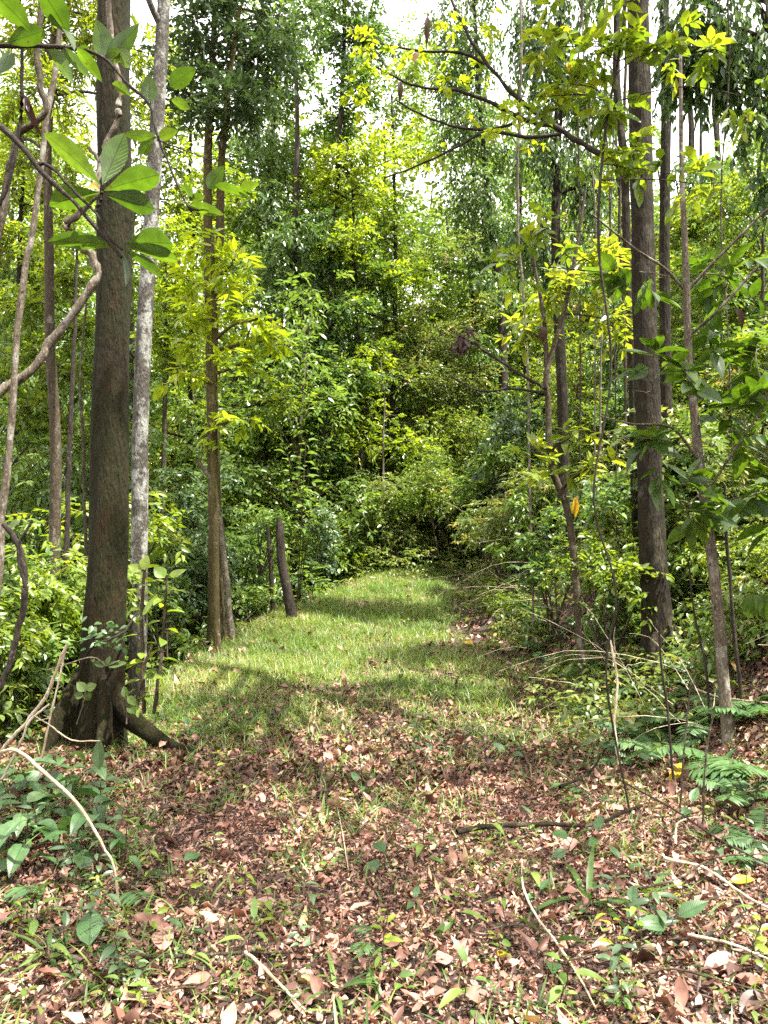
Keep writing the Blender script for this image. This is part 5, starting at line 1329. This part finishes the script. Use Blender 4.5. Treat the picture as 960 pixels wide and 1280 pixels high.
# long strap-like grass clumps
for (x_, y_, nb, L0, lab) in [(735, 1130, 9, .42, 'clump of long strap leaves arching over litter at the foot of the bank'), (815, 1120, 7, .3, 'smaller strap-leaved clump right of the long arching one'),
                              (305, 918, 7, .4, 'strap-leaved tuft lying flat right of the mossy root'), (420, 1245, 8, .26, 'dark strap-leaved tuft at the bottom in the middle of the track'), (480, 1255, 6, .22, 'small strap-leaved tuft beside the dark one at the bottom'),
                              (40, 1150, 10, .28, 'bright strap-leaved clump at the lower left edge'), (100, 1230, 9, .24, 'bright strap-leaved clump low left under the dull upright leaf'), (60, 1200, 9, .26, 'strap-leaved clump between the two bright ones at the lower left'), (370, 1085, 8, .14, 'short bright tuft in the litter of the middle track'), (250, 960, 8, .22, 'grassy tuft just right of the buttress root'), (590, 975, 8, .2, 'grassy tuft at the right of the track where litter begins')]:
    g = G(x_, y_); ml_ = MB(); a = rn.uniform(0, 2 * PI, nb)
    d = np.stack([np.cos(a) * .9, np.sin(a) * .9, rn.uniform(.4, 1.3, nb)], 1)
    leaves(ml_, np.tile(g, (nb, 1)), d, np.stack([-np.cos(a), -np.sin(a), np.full(nb, .6)], 1), L0 * rn.uniform(.6, 1.1, nb), L0 * .075 * rn.uniform(.8, 1.3, nb), T_BLADE5, rn.uniform(.3, .8, nb), .15, np.clip(rn.normal(.3, .15, nb), 0, 1))
    tag(ml_.build('grass_tuft', LM['grass'], loc=g), lab, 'grass tuft')

# ------------------------------------------------------------------ sticks and single fallen leaves
STK = [  # [(px, py)...], radius m, lift, material, label
    ([(572, 1058), (620, 1050), (690, 1047), (742, 1046), (800, 1024)], .017, .03, 'brown', 'thick dark fallen branch lying across the litter at the foot of the bank'),
    ([(700, 1004), (735, 985), (755, 955), (772, 930)], .011, .05, 'brown', 'stout stick leaning up the foot of the bank by the straw-coloured stalk'),
    ([(690, 975), (705, 985), (722, 998)], .010, .04, 'palestem', 'short pale broken stick end left of the leaning one'),
    ([(652, 1092), (655, 1130), (670, 1165), (700, 1205), (730, 1250), (750, 1290)], .006, .03, 'straw', 'long bowed pale stick curving to the bottom edge'),
    ([(664, 1108), (672, 1150), (690, 1180), (720, 1192)], .004, .03, 'stem', 'thin stick hooked beside the long bowed one'),
    ([(306, 1208), (340, 1240), (380, 1282)], .008, .02, 'straw', 'straight pale stick pointing to the bottom edge in the middle'),
    ([(160, 1206), (220, 1208), (290, 1204), (350, 1204)], .009, .01, 'stem', 'long brown stick lying level under the pinkish oval leaf'),
    ([(775, 1010), (840, 1050), (900, 1095), (965, 1130)], .007, .10, 'dark', 'long dark stick sloping down the litter at the lower right'),
    ([(830, 1098), (880, 1112), (920, 1140), (970, 1170)], .009, .05, 'straw', 'thick pale stick sloping to the right edge below the yellow leaf'),
    ([(800, 1150), (850, 1135), (900, 1105), (965, 1100)], .006, .07, 'stem', 'grey stick crossing over the thick pale one'),
    ([(845, 1080), (850, 1050), (880, 1044), (886, 1062)], .006, .05, 'straw', 'pale stick bent in a square hook above the yellow leaf'),
    ([(780, 1200), (830, 1175), (880, 1150), (940, 1130)], .005, .04, 'stem', 'thin stick slanting below the thick pale one'),
    ([(700, 1232), (760, 1215), (810, 1200), (850, 1160)], .004, .04, 'stem', 'thin bent twig at the bottom beside the strap leaves'),
    ([(860, 1190), (910, 1200), (965, 1222)], .007, .03, 'straw', 'pale stick at the lower right edge'),
    ([(600, 1180), (650, 1172), (720, 1190), (790, 1184)], .004, .02, 'stem', 'thin twig lying across the bowed stick'),
    ([(420, 1010), (428, 1050), (436, 1100)], .005, .02, 'straw', 'short upright-lying twig in the middle of the track'),
    ([(520, 1085), (560, 1120), (600, 1150)], .004, .02, 'stem', 'thin twig slanting in the litter left of the bowed stick'),
    ([(900, 1200), (930, 1165), (970, 1150)], .005, .04, 'dark', 'dark stick crossing the corner at the lower right'),
    ([(760, 1260), (830, 1230), (890, 1240), (965, 1262)], .006, .02, 'stem', 'brown stick near the bottom edge at the lower right'),
    ([(170, 1262), (240, 1250), (300, 1262)], .005, .015, 'stem', 'brown stick near the bottom edge at the lower left'),
    ([(870, 878), (905, 890), (965, 900)], .010, .06, 'straw', 'pale stick lying behind the lichen-patched sapling'),
]
for rows, r, lift, bk, lab in STK:
    pts = np.array([G(*q) for q in rows]); pts[:, 2] += lift * 1.6 + r + .015
    q = spline(pts, 8 * len(rows)); q = q + np.cumsum(rn.normal(0, r * .12, q.shape), axis=0)
    mw_ = MB(); trunk_tube(mw_, q, np.linspace(r, r * .55, len(q)), 8, .12, int(rn.integers(1, 99)), freq=6)
    tag(mw_.build('stick', BM[bk], loc=pts[0]), lab, 'stick')
FL = [  # base px,py tip px,py width px, mat, label
    (944, 1112, 911, 1112, 15, 'deadyellow', 'bright yellow fallen leaf on the sticks at the lower right'),
    (203, 1206, 203, 1160, 27, 'deadpink', 'pinkish oval fallen leaf lying flat, largest in the lower left litter'),
    (630, 1214, 624, 1200, 11, 'deadyellow', 'small pale yellow leaf low in the middle litter'),
    (150, 1268, 190, 1258, 20, 'deadpink', 'pinkish broad leaf near the bottom edge at the lower left'),
    (780, 1022, 756, 1017, 16, 'deadpink', 'round pinkish leaf beside the thick dark branch'),
    (838, 988, 856, 962, 13, 'deadyellow', 'curled ochre leaf standing up below the ferns'),
    (920, 1212, 880, 1226, 26, 'deadpink', 'wide pinkish leaf at the lower right by the pale stick'),
    (955, 1262, 925, 1280, 26, 'deaddark', 'dark reddish leaf in the bottom right corner'),
    (790, 1205, 826, 1196, 20, 'deaddark', 'dark ribbed leaf among sticks at the lower right'),
    (580, 806, 592, 812, 9, 'deadyellow', 'ochre leaf on the far grass at the right edge of the track'),
    (345, 1140, 308, 1142, 14, 'deadpink', 'long pinkish leaf in the middle of the litter'),
    (250, 1078, 228, 1086, 16, 'broad', 'fallen green-grey leaf right of the broad-leaved clump'),
    (545, 1218, 568, 1210, 20, 'deadpink', 'square pinkish leaf near the bottom in the middle'),
    (720, 1060, 700, 1078, 18, 'deadpink', 'pale pinkish leaf under the thick dark branch'),
    (905, 1062, 890, 1045, 22, 'deadpink', 'pale brown leaf below the square hooked stick'),
]
for (bx, by, tx, ty, wd, mt_, lab) in FL:
    a, b = G(bx, by), G(tx, ty); a[2] += .05; b[2] += .05
    if mt_ == 'deadyellow' and by < 1000: b[2] += .06
    ml_ = MB(); L = np.linalg.norm(b - a)
    leaves(ml_, [a], [b - a], [np.array([rn.normal(0, .15), -.35, 1])], L, wd * mpp(a[1]), T_ELL, .12, .14, .5, wav=.1)
    tag(ml_.build('fallen_leaf', LM[mt_], loc=a), lab, 'leaf')

# ------------------------------------------------------------------ render settings
scene.render.engine = 'CYCLES'
scene.view_settings.view_transform = 'Standard'
scene.view_settings.look = 'None'
scene.view_settings.gamma = 1.0
scene.view_settings.use_curve_mapping = False
scene.view_settings.exposure = 2.05
c = scene.cycles
c.max_bounces = 9; c.diffuse_bounces = 6; c.glossy_bounces = 2; c.transmission_bounces = 7; c.transparent_max_bounces = 4
c.caustics_reflective = False; c.caustics_refractive = False
c.sample_clamp_indirect = 6
c.use_adaptive_sampling = True; c.adaptive_threshold = .02
c.use_denoising = False
